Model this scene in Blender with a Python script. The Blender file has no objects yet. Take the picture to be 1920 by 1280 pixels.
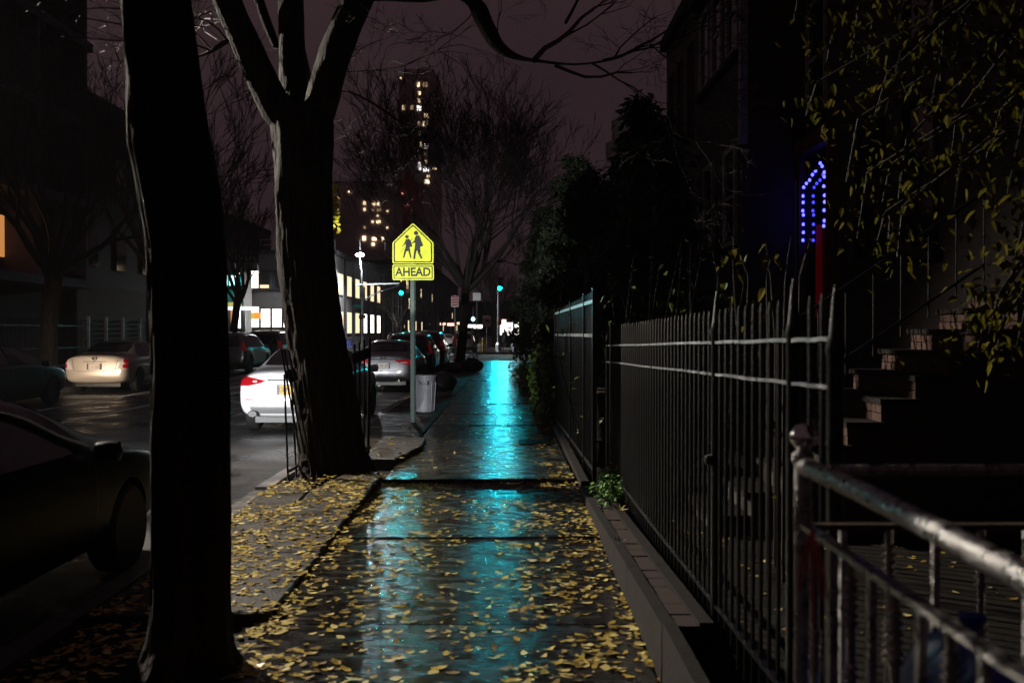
import bpy, bmesh, math, random
from mathutils import Vector, Matrix, Euler, noise
from mathutils.bvhtree import BVHTree
R = math.radians
random.seed(7)
scene = bpy.context.scene
COL = scene.collection

# ------------------------------------------------------------------ camera
FPX, CX, HY, EYE = 1867.0, 955.0, 620.0, 1.6
cam_d = bpy.data.cameras.new('camera'); cam = bpy.data.objects.new('camera', cam_d); COL.objects.link(cam)
cam_d.sensor_width = 36.0; cam_d.lens = 35.0; cam_d.clip_start = 0.05; cam_d.clip_end = 3000
cam.location = (0, 0, EYE); cam.rotation_euler = (R(90 - 0.61), 0, R(-0.15))
cam_d.dof.use_dof = True; cam_d.dof.focus_distance = 16.0; cam_d.dof.aperture_fstop = 3.2
scene.camera = cam
# ------------------------------------------------------------------ night sky (city glow on low cloud)
world = bpy.data.worlds.new('World'); scene.world = world; world.use_nodes = True
wn, wl = world.node_tree.nodes, world.node_tree.links
bg = wn['Background']; bg.inputs['Strength'].default_value = 1.0
tc = wn.new('ShaderNodeTexCoord'); ns = wn.new('ShaderNodeTexNoise'); ns.inputs['Scale'].default_value = 2.2; ns.inputs['Detail'].default_value = 4
rp = wn.new('ShaderNodeValToRGB')
rp.color_ramp.elements[0].position = 0.3; rp.color_ramp.elements[0].color = (0.022, 0.0128, 0.0165, 1)
rp.color_ramp.elements[1].position = 0.72; rp.color_ramp.elements[1].color = (0.042, 0.024, 0.027, 1)
wl.new(tc.outputs['Generated'], ns.inputs['Vector']); wl.new(ns.outputs['Fac'], rp.inputs['Fac']); wl.new(rp.outputs['Color'], bg.inputs['Color'])
# ------------------------------------------------------------------ exposure / render
vs = scene.view_settings; vs.view_transform = 'Standard'; vs.look = 'None'; vs.exposure = 0.0; vs.gamma = 1.0; vs.use_curve_mapping = False
scene.render.engine = 'CYCLES'
cy = scene.cycles; cy.use_denoising = True; cy.max_bounces = 6; cy.diffuse_bounces = 2; cy.glossy_bounces = 3
cy.transmission_bounces = 4; cy.transparent_max_bounces = 6; cy.sample_clamp_indirect = 4.0; cy.caustics_reflective = False; cy.caustics_refractive = False

def P(px, py, d):
    """point at depth d (metres along the street) for a place in the photo"""
    return Vector(((px - CX) / FPX * d, d, EYE - (py - HY) / FPX * d))

# ------------------------------------------------------------------ materials
MATS = {}
def mat(name, col, rough=0.6, metal=0.0, var=0.0, vscale=6.0, bump=0.0, bscale=30.0, rvar=0.0, spec=0.5, emit=None, estr=0.0,
        stretch=(1, 1, 1), col2=None, trans=0.0, alpha=1.0, coat=0.0, sheen=0.0, detail=5.0):
    if name in MATS: return MATS[name]
    m = bpy.data.materials.new(name); m.use_nodes = True; MATS[name] = m
    nt = m.node_tree; b = nt.nodes['Principled BSDF']
    b.inputs['Base Color'].default_value = (*col, 1); b.inputs['Roughness'].default_value = rough
    b.inputs['Metallic'].default_value = metal; b.inputs['Specular IOR Level'].default_value = spec
    b.inputs['Transmission Weight'].default_value = trans; b.inputs['Alpha'].default_value = alpha
    b.inputs['Coat Weight'].default_value = coat; b.inputs['Coat Roughness'].default_value = 0.06
    if emit: b.inputs['Emission Color'].default_value = (*emit, 1); b.inputs['Emission Strength'].default_value = estr
    if var or rvar or bump or col2:
        t = nt.nodes.new('ShaderNodeTexCoord'); mp = nt.nodes.new('ShaderNodeMapping'); mp.inputs['Scale'].default_value = stretch
        nt.links.new(t.outputs['Object'], mp.inputs['Vector'])
    if var or col2 or rvar:
        n = nt.nodes.new('ShaderNodeTexNoise'); n.inputs['Scale'].default_value = vscale; n.inputs['Detail'].default_value = detail
        nt.links.new(mp.outputs['Vector'], n.inputs['Vector'])
    if var or col2:
        r = nt.nodes.new('ShaderNodeValToRGB')
        c2 = col2 if col2 else tuple(min(1, c * (1 + var)) for c in col)
        c1 = col if col2 else tuple(c * (1 - var) for c in col)
        r.color_ramp.elements[0].position = 0.32; r.color_ramp.elements[0].color = (*c1, 1)
        r.color_ramp.elements[1].position = 0.68; r.color_ramp.elements[1].color = (*c2, 1)
        nt.links.new(n.outputs['Fac'], r.inputs['Fac']); nt.links.new(r.outputs['Color'], b.inputs['Base Color'])
    if rvar:
        mr = nt.nodes.new('ShaderNodeMapRange'); mr.inputs['From Min'].default_value = 0.35; mr.inputs['From Max'].default_value = 0.65
        mr.inputs['To Min'].default_value = max(0.03, rough - rvar); mr.inputs['To Max'].default_value = min(1, rough + rvar)
        nt.links.new(n.outputs['Fac'], mr.inputs['Value']); nt.links.new(mr.outputs['Result'], b.inputs['Roughness'])
    if bump:
        n2 = nt.nodes.new('ShaderNodeTexNoise'); n2.inputs['Scale'].default_value = bscale; n2.inputs['Detail'].default_value = 6
        nt.links.new(mp.outputs['Vector'], n2.inputs['Vector'])
        bp = nt.nodes.new('ShaderNodeBump'); bp.inputs['Strength'].default_value = 1.0; bp.inputs['Distance'].default_value = bump
        nt.links.new(n2.outputs['Fac'], bp.inputs['Height']); nt.links.new(bp.outputs['Normal'], b.inputs['Normal'])
    return m

def brick_mat(name, c1, c2, mortar, scale=1.0, rough=0.8):
    m = bpy.data.materials.new(name); m.use_nodes = True; nt = m.node_tree; b = nt.nodes['Principled BSDF']
    t = nt.nodes.new('ShaderNodeTexCoord'); g = nt.nodes.new('ShaderNodeNewGeometry')
    sep = nt.nodes.new('ShaderNodeSeparateXYZ'); nt.links.new(t.outputs['Object'], sep.inputs[0])
    ad = nt.nodes.new('ShaderNodeMath'); ad.operation = 'ADD'; nt.links.new(sep.outputs['X'], ad.inputs[0]); nt.links.new(sep.outputs['Y'], ad.inputs[1])
    cb = nt.nodes.new('ShaderNodeCombineXYZ'); nt.links.new(ad.outputs[0], cb.inputs['X']); nt.links.new(sep.outputs['Z'], cb.inputs['Y'])
    br = nt.nodes.new('ShaderNodeTexBrick'); br.inputs['Scale'].default_value = scale
    br.inputs['Brick Width'].default_value = 0.21; br.inputs['Row Height'].default_value = 0.07; br.inputs['Mortar Size'].default_value = 0.006
    br.inputs['Color1'].default_value = (*c1, 1); br.inputs['Color2'].default_value = (*c2, 1); br.inputs['Mortar'].default_value = (*mortar, 1)
    nt.links.new(cb.outputs[0], br.inputs['Vector']); nt.links.new(br.outputs['Color'], b.inputs['Base Color']); b.inputs['Roughness'].default_value = rough
    bp = nt.nodes.new('ShaderNodeBump'); bp.inputs['Distance'].default_value = 0.006; bp.invert = True
    nt.links.new(br.outputs['Fac'], bp.inputs['Height']); nt.links.new(bp.outputs['Normal'], b.inputs['Normal'])
    MATS[name] = m; return m

def emis(name, col, s): return mat(name, tuple(c * 0.3 for c in col), 0.5, emit=col, estr=s)

# ------------------------------------------------------------------ mesh building
def wloc(o):
    v = Vector((0, 0, 0))
    while o: v += Vector(o.location); o = o.parent
    return v

def tag(o, label=None, cat=None, group=None, kind=None):
    if label: o['label'] = label
    if cat: o['category'] = cat
    if group: o['group'] = group
    if kind: o['kind'] = kind
    return o

def thing(name, label, cat, loc=(0, 0, 0), group=None):
    o = bpy.data.objects.new(name, None); COL.objects.link(o); o.location = loc; o.empty_display_size = 0.1
    return tag(o, label, cat, group)

class MB:
    def __init__(s): s.v = []; s.f = []
    def add(s, vs, fs):
        k = len(s.v); s.v += [tuple(p) for p in vs]; s.f += [tuple(i + k for i in f) for f in fs]; return s
    def box(s, a, b, rot=None, piv=None):
        x0, y0, z0 = a; x1, y1, z1 = b
        vs = [Vector(p) for p in ((x0,y0,z0),(x1,y0,z0),(x1,y1,z0),(x0,y1,z0),(x0,y0,z1),(x1,y0,z1),(x1,y1,z1),(x0,y1,z1))]
        if rot:
            c = Vector(piv) if piv else sum(vs, Vector()) / 8; m = Euler(rot).to_matrix(); vs = [m @ (p - c) + c for p in vs]
        return s.add(vs, [(0,3,2,1),(4,5,6,7),(0,1,5,4),(1,2,6,5),(2,3,7,6),(3,0,4,7)])
    def bar(s, p, q, w, h=None, up=(0, 0, 1)):
        p, q = Vector(p), Vector(q); h = h or w; d = (q - p).normalized(); u = Vector(up)
        if abs(d.dot(u)) > 0.98: u = Vector((1, 0, 0))
        a = d.cross(u).normalized() * w / 2; b = a.cross(d).normalized() * h / 2
        vs = [e + i * a + j * b for e in (p, q) for i, j in ((-1,-1),(1,-1),(1,1),(-1,1))]
        return s.add(vs, [(0,3,2,1),(4,5,6,7),(0,1,5,4),(1,2,6,5),(2,3,7,6),(3,0,4,7)])
    def tube(s, pts, rad, n=8, cap=True, jit=0.0, jscale=3.0):
        pts = [Vector(p) for p in pts]; m = len(pts)
        rad = [rad] * m if not hasattr(rad, '__len__') else rad
        base = len(s.v); prev = None
        for i, p in enumerate(pts):
            d = (pts[min(i + 1, m - 1)] - pts[max(i - 1, 0)]); d = d.normalized() if d.length > 1e-9 else Vector((0, 0, 1))
            if prev is None:
                u = Vector((1, 0, 0)) if abs(d.x) < 0.9 else Vector((0, 1, 0)); a = (u - d * u.dot(d)).normalized()
            else: a = (prev - d * prev.dot(d)).normalized()
            prev = a; b = d.cross(a)
            for k in range(n):
                t = 2 * math.pi * k / n; e = a * math.cos(t) + b * math.sin(t); r = rad[i]
                if jit: r *= 1 + jit * noise.noise(Vector((math.cos(t) * 3.1, math.sin(t) * 3.1, p.z * jscale * .35 + p.x)) * 1.7) 
                s.v.append(tuple(p + e * r))
        for i in range(m - 1):
            for k in range(n):
                s.f.append((base + i*n + k, base + i*n + (k+1) % n, base + (i+1)*n + (k+1) % n, base + (i+1)*n + k))
        if cap:
            s.f.append(tuple(base + k for k in reversed(range(n)))); s.f.append(tuple(base + (m-1)*n + k for k in range(n)))
        return s
    def lathe(s, prof, c=(0, 0, 0), n=16, axis='z', sx=1.0, sy=1.0):
        c = Vector(c); base = len(s.v); m = len(prof)
        for r, h in prof:
            for k in range(n):
                t = 2 * math.pi * k / n; a, b = r * math.cos(t) * sx, r * math.sin(t) * sy
                q = Vector((a, b, h)) if axis == 'z' else (Vector((h, a, b)) if axis == 'x' else Vector((b, h, a)))
                s.v.append(tuple(c + q))
        for i in range(m - 1):
            for k in range(n): s.f.append((base+i*n+k, base+i*n+(k+1)%n, base+(i+1)*n+(k+1)%n, base+(i+1)*n+k))
        s.f.append(tuple(base + k for k in reversed(range(n)))); s.f.append(tuple(base + (m-1)*n + k for k in range(n)))
        return s
    def prism(s, poly, fn, t0, t1):
        n = len(poly); vs = [fn(u, v, t0) for u, v in poly] + [fn(u, v, t1) for u, v in poly]
        fs = [tuple(reversed(range(n))), tuple(range(n, 2*n))] + [(i, (i+1)%n, n+(i+1)%n, n+i) for i in range(n)]
        return s.add(vs, fs)
    def build(s, name, m, parent=None, smooth=False, loc=None, ang=40, local=False, mesh_only=False, fix=True):
        me = bpy.data.meshes.new(name)
        off = Vector(loc) if loc is not None else (wloc(parent) if parent and not local else Vector((0, 0, 0)))
        me.from_pydata([tuple(Vector(p) - off) for p in s.v], [], s.f); me.validate()
        if fix:
            bm = bmesh.new(); bm.from_mesh(me); bmesh.ops.recalc_face_normals(bm, faces=bm.faces); bm.to_mesh(me); bm.free()
        if smooth: me.shade_smooth(); me.set_sharp_from_angle(angle=R(ang))
        me.materials.append(MATS[m] if isinstance(m, str) else m)
        if mesh_only: return me
        o = bpy.data.objects.new(name, me); COL.objects.link(o)
        if loc is not None and not parent: o.location = loc
        if parent: o.parent = parent
        return o

def inst(name, me, parent=None, loc=(0, 0, 0), rot=(0, 0, 0), sc=(1, 1, 1)):
    o = bpy.data.objects.new(name, me); COL.objects.link(o); o.parent = parent; o.location = loc; o.rotation_euler = rot; o.scale = sc; return o

def text(name, body, size, m, parent, loc, rot, ext=0.002, align='CENTER', sx=1.0, bold=0.0):
    c = bpy.data.curves.new(name, 'FONT'); c.body = body; c.size = size; c.extrude = ext; c.align_x = align; c.align_y = 'CENTER'; c.offset = bold
    c.resolution_u = 3; c.materials.append(MATS[m]); t = bpy.data.objects.new(name, c); COL.objects.link(t); bpy.context.view_layer.update()
    me = bpy.data.meshes.new_from_object(t.evaluated_get(bpy.context.evaluated_depsgraph_get())); bpy.data.objects.remove(t)
    me.materials.clear(); me.materials.append(MATS[m]); o = bpy.data.objects.new(name, me); COL.objects.link(o); o.parent = parent
    o.location = Vector(loc); o.rotation_euler = rot; o.scale = (sx, 1, 1); return o

def spot(name, parent, loc, target, power, col, half, blend=0.3, rad=0.05):
    l = bpy.data.lights.new(name, 'SPOT'); l.energy = power; l.color = col; l.spot_size = R(half * 2); l.spot_blend = blend; l.shadow_soft_size = rad
    o = bpy.data.objects.new(name, l); COL.objects.link(o); o.parent = parent; o.location = loc
    o.rotation_euler = (Vector(target) - Vector(loc)).to_track_quat('-Z', 'Y').to_euler(); return o

# ------------------------------------------------------------------ palette
mat('asphalt', (0.018, 0.018, 0.019), 0.38, var=0.5, vscale=0.9, bump=0.006, bscale=55, rvar=0.2)
mat('flagstone', (0.014, 0.013, 0.0125), 0.23, var=0.45, vscale=4.5, bump=0.0045, bscale=22, rvar=0.17, stretch=(1, 2.6, 1))
mat('pavement', (0.022, 0.0175, 0.014), 0.6, var=0.4, vscale=3, bump=0.006, bscale=60, rvar=0.15)
mat('dirt', (0.011, 0.009, 0.007), 0.85, var=0.5, bump=0.008, bscale=18, spec=0.2)
mat('kerbstone', (0.09, 0.088, 0.085), 0.5, var=0.3, bump=0.006, bscale=40, rvar=0.15)
mat('steel_kerb', (0.35, 0.35, 0.37), 0.4, 0.8, var=0.3, rvar=0.1)
mat('roadpaint', (0.55, 0.55, 0.54), 0.5, var=0.35, vscale=9)
mat('bark', (0.015, 0.0095, 0.0065), 0.8, var=0.7, vscale=18, bump=0.03, bscale=38, stretch=(1, 1, 0.14), spec=0.25)
mat('worn_rail', (0.30, 0.30, 0.31), 0.38, 0.85, var=0.35, vscale=12, rvar=0.12)
mat('bark_pale', (0.05, 0.042, 0.034), 0.65, var=0.5, vscale=9, bump=0.02, bscale=20, stretch=(1, 1, 0.2))
mat('twig', (0.02, 0.014, 0.012), 0.7)
mat('leaf_fall', (0.46, 0.33, 0.05), 0.42, var=0.35, vscale=14)
mat('leaf_fall_b', (0.24, 0.155, 0.035), 0.42, var=0.4, vscale=14)
mat('leaf_fall_c', (0.66, 0.54, 0.20), 0.38, var=0.3, vscale=14)
mat('leaf_vine', (0.045, 0.052, 0.002), 0.8, spec=0.08, col2=(0.14, 0.11, 0.002), vscale=3)
mat('leaf_green', (0.05, 0.10, 0.018), 0.45, col2=(0.11, 0.18, 0.03), vscale=3)
mat('leaf_yellow', (0.55, 0.50, 0.03), 0.5, var=0.2)
mat('needle', (0.008, 0.013, 0.006), 0.65, col2=(0.015, 0.026, 0.010), vscale=1.5)
mat('iron', (0.004, 0.004, 0.005), 0.36, 0.0, var=0.3, bump=0.0015, bscale=90, spec=0.4)
mat('steel', (0.33, 0.32, 0.32), 0.38, 1.0, var=0.4, vscale=30, bump=0.006, bscale=85, rvar=0.2)
mat('steel_wet', (0.5, 0.47, 0.44), 0.24, 1.0, var=0.2, vscale=18, bump=0.001, bscale=90)
emis('win_dim', (1.0, 0.66, 0.40), 0.35)
mat('galv', (0.36, 0.37, 0.38), 0.45, 0.7, var=0.2)
mat('chrome', (0.75, 0.75, 0.75), 0.08, 1.0)
mat('sign_green_post', (0.012, 0.045, 0.035), 0.5, var=0.3)
mat('sign_yellow', (0.62, 0.70, 0.012), 0.5, var=0.12, vscale=5)
mat('sign_black', (0.006, 0.006, 0.008), 0.6)
mat('sign_white', (0.6, 0.6, 0.6), 0.5, var=0.08)
mat('sign_pink', (0.55, 0.30, 0.32), 0.5)
mat('sign_red', (0.45, 0.03, 0.03), 0.5)
mat('sign_teal', (0.01, 0.22, 0.22), 0.5)
mat('brick_single', (0.026, 0.011, 0.008), 0.8, var=0.35, bump=0.004, bscale=40)
mat('brick_step', (0.075, 0.034, 0.022), 0.75, var=0.35, bump=0.004, bscale=40)
mat('mortar', (0.05, 0.045, 0.04), 0.9, bump=0.004)
mat('stone_trim', (0.011, 0.008, 0.0065), 0.8, spec=0.25, var=0.25, bump=0.005)
mat('white_trim', (0.30, 0.29, 0.29), 0.6, var=0.15)
mat('dark_glass', (0.006, 0.007, 0.009), 0.06, spec=0.8)
mat('wood', (0.055, 0.032, 0.02), 0.75, var=0.35, vscale=6, stretch=(1, 1, .2), bump=0.004)
mat('beige_wall', (0.085, 0.062, 0.05), 0.85, var=0.15, bump=0.004)
mat('dark_wall', (0.022, 0.018, 0.018), 0.9, var=0.2)
mat('grey_wall', (0.15, 0.135, 0.13), 0.85, var=0.12, vscale=2, bump=0.004)
mat('grey_panel', (0.055, 0.055, 0.06), 0.7, var=0.15)
mat('purple_wall', (0.05, 0.034, 0.08), 0.8, var=0.2)
mat('olive_wall', (0.07, 0.055, 0.02), 0.85, var=0.25)
mat('far_wall', (0.018, 0.014, 0.017), 0.9, var=0.2)
mat('concrete_far', (0.40, 0.31, 0.32), 0.9, var=0.1, vscale=0.3)
mat('fern_green', (0.09, 0.24, 0.045), 0.5, col2=(0.14, 0.3, 0.06), vscale=6)
mat('far_red', (0.35, 0.06, 0.08), 0.9)
mat('tyre', (0.008, 0.008, 0.008), 0.75); mat('rim', (0.20, 0.20, 0.21), 0.35, 0.9)
mat('plastic_black', (0.006, 0.006, 0.007), 0.45)
mat('bag_black', (0.006, 0.006, 0.007), 0.16, bump=0.02, bscale=9)
mat('bin_grey', (0.16, 0.165, 0.18), 0.5, var=0.15, rvar=0.1)
mat('tail_red', (0.35, 0.006, 0.012), 0.12, coat=1.0, emit=(1.0, 0.01, 0.02), estr=0.04)
mat('tail_on', (0.35, 0.006, 0.012), 0.15, emit=(1.0, 0.03, 0.06), estr=4.0)
mat('lens_clear', (0.55, 0.52, 0.55), 0.12, coat=1.0)
mat('headlamp_on', (0.8, 0.8, 0.8), 0.2, emit=(1, 0.9, 0.75), estr=6.0)
mat('plate_yellow', (0.62, 0.33, 0.008), 0.5); mat('plate_white', (0.55, 0.5, 0.48), 0.5); mat('plate_ink', (0.02, 0.02, 0.06), 0.6); mat('plate_red', (0.4, 0.06, 0.05), 0.6)
mat('hydrant_yellow', (0.62, 0.42, 0.03), 0.5, var=0.2)
mat('cloth_black', (0.007, 0.007, 0.009), 0.8); mat('skin', (0.35, 0.2, 0.14), 0.6); mat('hair', (0.01, 0.008, 0.007), 0.6)
mat('twine', (0.5, 0.06, 0.07), 0.7); mat('bag_blue', (0.012, 0.03, 0.36), 0.4, bump=0.02, bscale=9)
mat('awning_teal', (0.02, 0.42, 0.36), 0.55); mat('awning_yellow', (0.6, 0.5, 0.06), 0.5, emit=(1, .85, .2), estr=0.5)
emis('lamp_white', (0.85, 0.95, 1.0), 60); emis('lamp_corner', (0.85, 0.95, 1.0), 130); emis('green_on', (0.001, 1.0, 0.90), 70); emis('win_white', (1.0, 0.93, 0.84), 3.6)
emis('win_warm', (1.0, 0.75, 0.45), 1.3); emis('win_orange', (1.0, 0.42, 0.12), 0.55); emis('win_tower', (1.0, 0.74, 0.45), 2.6); emis('win_cool', (0.95, 0.9, 0.85), 2.4)
emis('sign_lit', (0.55, 0.95, 1.0), 2.2); emis('fascia_lit', (0.95, 1.0, 1.0), 1.3); emis('blue_bulb', (0.05, 0.05, 1.0), 8); emis('orange_lit', (1.0, 0.35, 0.04), 1.0)
emis('red_glow', (1.0, 0.02, 0.03), 0.02); emis('ped_white', (1.0, 0.95, 0.85), 5); emis('signal_far', (0.25, 0.75, 1.0), 12); emis('glow_pink', (1.0, 0.5, 0.42), 2.0)
mat('lens_off', (0.03, 0.006, 0.004), 0.3); mat('signal_body', (0.02, 0.02, 0.015), 0.5); mat('door_red', (0.16, 0.01, 0.012), 0.5, var=0.2); mat('door_frame', (0.10, 0.018, 0.02), 0.6)
mat('orange_box', (0.6, 0.2, 0.02), 0.5)
brick_mat('brick_wall', (0.050, 0.020, 0.014), (0.034, 0.015, 0.011), (0.028, 0.024, 0.022))
brick_mat('brick_dark', (0.026, 0.014, 0.011), (0.018, 0.010, 0.009), (0.016, 0.013, 0.012))
def paint(n, c, met=0.0, rough=0.28): return mat('paint_' + n, c, rough, met, coat=0.8)
paint('white', (0.78, 0.78, 0.79)); paint('graphite', (0.075, 0.078, 0.09), 0.6, 0.3); paint('teal_black', (0.012, 0.03, 0.032), 0.3); mat('paint_black', (0.003, 0.003, 0.0035), 0.4, coat=0.02, spec=0.06)
paint('champagne', (0.48, 0.42, 0.37), 0.3, 0.35); paint('grey', (0.11, 0.11, 0.115), 0.5, 0.32); paint('maroon', (0.04, 0.01, 0.012)); paint('silver', (0.4, 0.4, 0.41), 0.6, 0.3)
# ================================================================== the setting
RZ = -0.12                                   # road level; pavement slabs are at about 0
def sheet(name, rects, m, z):
    b = MB()
    for x0, y0, x1, y1 in rects: b.add([(x0,y0,z),(x1,y0,z),(x1,y1,z),(x0,y1,z)], [(0,1,2,3)])
    o = b.build(name, m); o['kind'] = 'structure'; return o
sheet('ground', [(-900, -60, 900, 1500)], 'dark_wall', RZ - 0.05)
road = sheet('road', [(-12.4, -14, -2.55, 53), (-160, 53, 160, 74), (-12.4, 74, -2.55, 420)], 'asphalt', RZ)
def line(name, x0, y0, x1, y1, w):
    b = MB(); d = Vector((x1 - x0, y1 - y0, 0)).normalized(); n = Vector((-d.y, d.x, 0)) * w / 2
    p, q = Vector((x0, y0, RZ + 0.004)), Vector((x1, y1, RZ + 0.004))
    b.add([p - n, q - n, q + n, p + n], [(0, 1, 2, 3)]); return b.build(name, 'roadpaint', road, fix=False)
line('lane_line', -8.35, -10, -8.35, 50, 0.12); line('lane_line', -10.15, -10, -10.15, 50, 0.12)
for k in range(4): line('lane_line', -5.2, 76 + k * 12, -5.2, 80 + k * 12, 0.12)
a = MB()                                      # arrow painted in the cycle lane
for poly in ([(-.07, 0), (.07, 0), (.07, 1.3), (-.07, 1.3)], [(-.35, 1.3), (.35, 1.3), (0, 2.3)], [(.15, -1.2), (.5, -.5), (.36, -.45), (.02, -1.1)], [(-.15, -1.2), (-.5, -.5), (-.36, -.45), (-.02, -1.1)]):
    a.add([(-7.55 + u, 26.2 + v, RZ + 0.004) for u, v in poly], [tuple(range(len(poly)))])
a.build('painted_arrow', 'roadpaint', road, fix=False)
for k in range(9): line('crossing_bar', -12.0 + k * 1.1, 54.2, -12.0 + k * 1.1, 57.0, 0.42)
for k in range(9): line('crossing_bar', -12.0 + k * 1.1, 70.3, -12.0 + k * 1.1, 73.0, 0.42)
for k in range(11): line('crossing_bar', -2.0, 55.0 + k * 1.65, 1.4, 55.0 + k * 1.65, 0.42)

# near pavement: base, flagstones, tree strip slabs, kerb stones
sidewalk = MB().box((-2.4, -4, RZ - .04), (0.72, 52.6, -0.055)).build('sidewalk', 'dirt'); sidewalk['kind'] = 'structure'
SL = []                                       # (x0,x1,y0,y1, fn) for resting leaves
def slab(name, poly, z0, gx=0.0, gy=0.0, c=None, m='flagstone', th=0.075):
    """a slab whose top is the tilted plane z0 + gx*(x-cx) + gy*(y-cy), edges chamfered"""
    cx = c[0] if c else sum(p[0] for p in poly) / len(poly); cyy = c[1] if c else sum(p[1] for p in poly) / len(poly)
    f = lambda x, y: z0 + gx * (x - cx) + gy * (y - cyy)
    n = len(poly); mx = sum(p[0] for p in poly) / n; my = sum(p[1] for p in poly) / n
    inn = [(x + (0.012 if x < mx else -0.012), y + (0.012 if y < my else -0.012)) for x, y in poly]
    vs = [(x, y, f(x, y)) for x, y in inn] + [(x, y, f(x, y) - 0.01) for x, y in poly] + [(x, y, f(x, y) - th) for x, y in poly]
    fs = [tuple(range(n))] + [(i, n+i, n+(i+1)%n, (i+1)%n) for i in range(n)] + [(n+i, 2*n+i, 2*n+(i+1)%n, n+(i+1)%n) for i in range(n)]
    o = MB().add(vs, fs).build(name, m, sidewalk)
    SL.append((min(p[0] for p in poly), max(p[0] for p in poly), min(p[1] for p in poly), max(p[1] for p in poly), f)); return o
ys = [-1.0, 0.9, 3.1, 5.45, 7.66, 10.45, 12.6, 14.6, 16.9, 19.2, 21.6, 24.0, 26.5, 29.1, 31.8, 34.5, 37.3, 40.2, 43.2, 46.3, 49.4, 52.5]
rr = random.Random(3)
for i in range(len(ys) - 1):
    y0, y1 = ys[i] + 0.008, ys[i+1] - 0.008
    z0 = rr.uniform(-.012, .012) + (0.045 if 10 < ys[i] < 12 else 0) + (0.02 if 12 < ys[i] < 14 else 0)
    gy = rr.uniform(-.006, .006) - (0.008 if 10 < ys[i] < 12 else 0)
    if ys[i] > 16:                             # further off each course is two stones wide
        xm = rr.uniform(-.55, -.2)
        slab('flagstone', [(-1.33, y0), (xm - .006, y0), (xm - .006, y1), (-1.33, y1)], z0, rr.uniform(-.006, .006), gy)
        slab('flagstone', [(xm + .006, y0), (0.69, y0), (0.69, y1), (xm + .006, y1)], z0 + rr.uniform(-.008, .008), rr.uniform(-.006, .006), gy)
    else:
        slab('flagstone', [(-1.33, y0), (0.69, y0), (0.69, y1), (-1.33, y1)], z0, rr.uniform(-.006, .006), gy)
for (y0, y1, z, gx, gy) in [(-1, 1.6, 0, 0, 0), (1.6, 3.75, .005, -.01, .004), (5.6, 7.1, .01, .02, .006)]:
    slab('paving_slab', [(-2.39, y0 + .01), (-1.345, y0 + .01), (-1.345, y1 - .01), (-2.39, y1 - .01)], z, gx, gy, m='pavement')
slab('paving_slab', [(-2.39, 7.12), (-1.35, 7.12), (-1.36, 8.5), (-1.9, 8.75), (-2.39, 8.55)], .03, .03, .02, m='pavement', th=.12)
slab('paving_slab', [(-1.9, 8.78), (-1.35, 8.53), (-1.33, 10.3), (-1.75, 10.38), (-1.92, 9.6)], .075, .04, .035, m='pavement', th=.2)
slab('paving_slab', [(-2.39, 8.58), (-1.92, 8.78), (-1.95, 9.6), (-2.1, 10.2), (-2.39, 9.9)], .05, .025, .035, m='pavement', th=.2)
slab('paving_slab', [(-1.95, 11.9), (-1.35, 11.7), (-1.16, 13.2), (-1.2, 14.3), (-2.3, 14.4), (-2.35, 12.1)], .075, .02, -.012, m='pavement', th=.14)
y = 14.45
while y < 50:
    h = rr.uniform(1.6, 2.4)
    if not (38.8 < y < 41.2): slab('paving_slab', [(-2.39, y), (-1.345, y), (-1.345, y + h - .02), (-2.39, y + h - .02)], rr.uniform(-.01, .02), rr.uniform(-.01, .01), rr.uniform(-.004, .004), m='pavement')
    y += h
def ground_z(x, y):
    z = -0.05
    for x0, x1, y0, y1, f in SL:
        if x0 <= x <= x1 and y0 <= y <= y1: z = max(z, f(x, y))
    return z
y = -2.0
while y < 52:
    MB().box((-2.555, y, RZ - .05), (-2.4, y + 1.48, 0.004 + (0.03 if 8.5 < y < 11 else 0))).build('kerb_stone', 'steel_kerb' if 8.5 < y < 11 else 'kerbstone', sidewalk); y += 1.5
# pavements over the road and beyond the crossing
far_walk = MB().box((-17, -14, RZ - .04), (-12.55, 53, 0)).build('far_sidewalk', 'pavement'); far_walk['kind'] = 'structure'
y = 10.0
while y < 52.5: MB().box((-12.55, y, RZ - .04), (-12.4, y + 1.98, 0.006)).build('kerb_stone', 'kerbstone', far_walk); y += 2.0
for nm, x0, x1 in (('corner_pavement', -2.4, 40), ('corner_pavement', -40, -12.55)):
    o = MB().box((x0, 74.15, RZ - .04), (x1, 420, 0.0)).build(nm, 'pavement'); o['kind'] = 'structure'
    MB().box((x0, 74, RZ - .04), (x1, 74.15, 0.01)).build('kerb_stone', 'kerbstone', o)
yard = MB().box((0.92, -4, RZ), (9.0, 52.6, 0.03)).build('yard', 'dirt'); yard['kind'] = 'structure'

# storm drain grate let into the flagstones
g = thing('drain_grate', 'small iron drain grate let into the wet flagstones beside the tall fence', 'grate', (0.36, 14.1, 0.02))
MB().box((0.1, 13.75, .0), (0.62, 14.45, .022)).build('rim', 'iron', g)
for k in range(6): MB().bar((0.13, 13.84 + k * .105, .03), (0.59, 13.84 + k * .105, .03), .03, .02).build('bar', 'iron', g)

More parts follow.
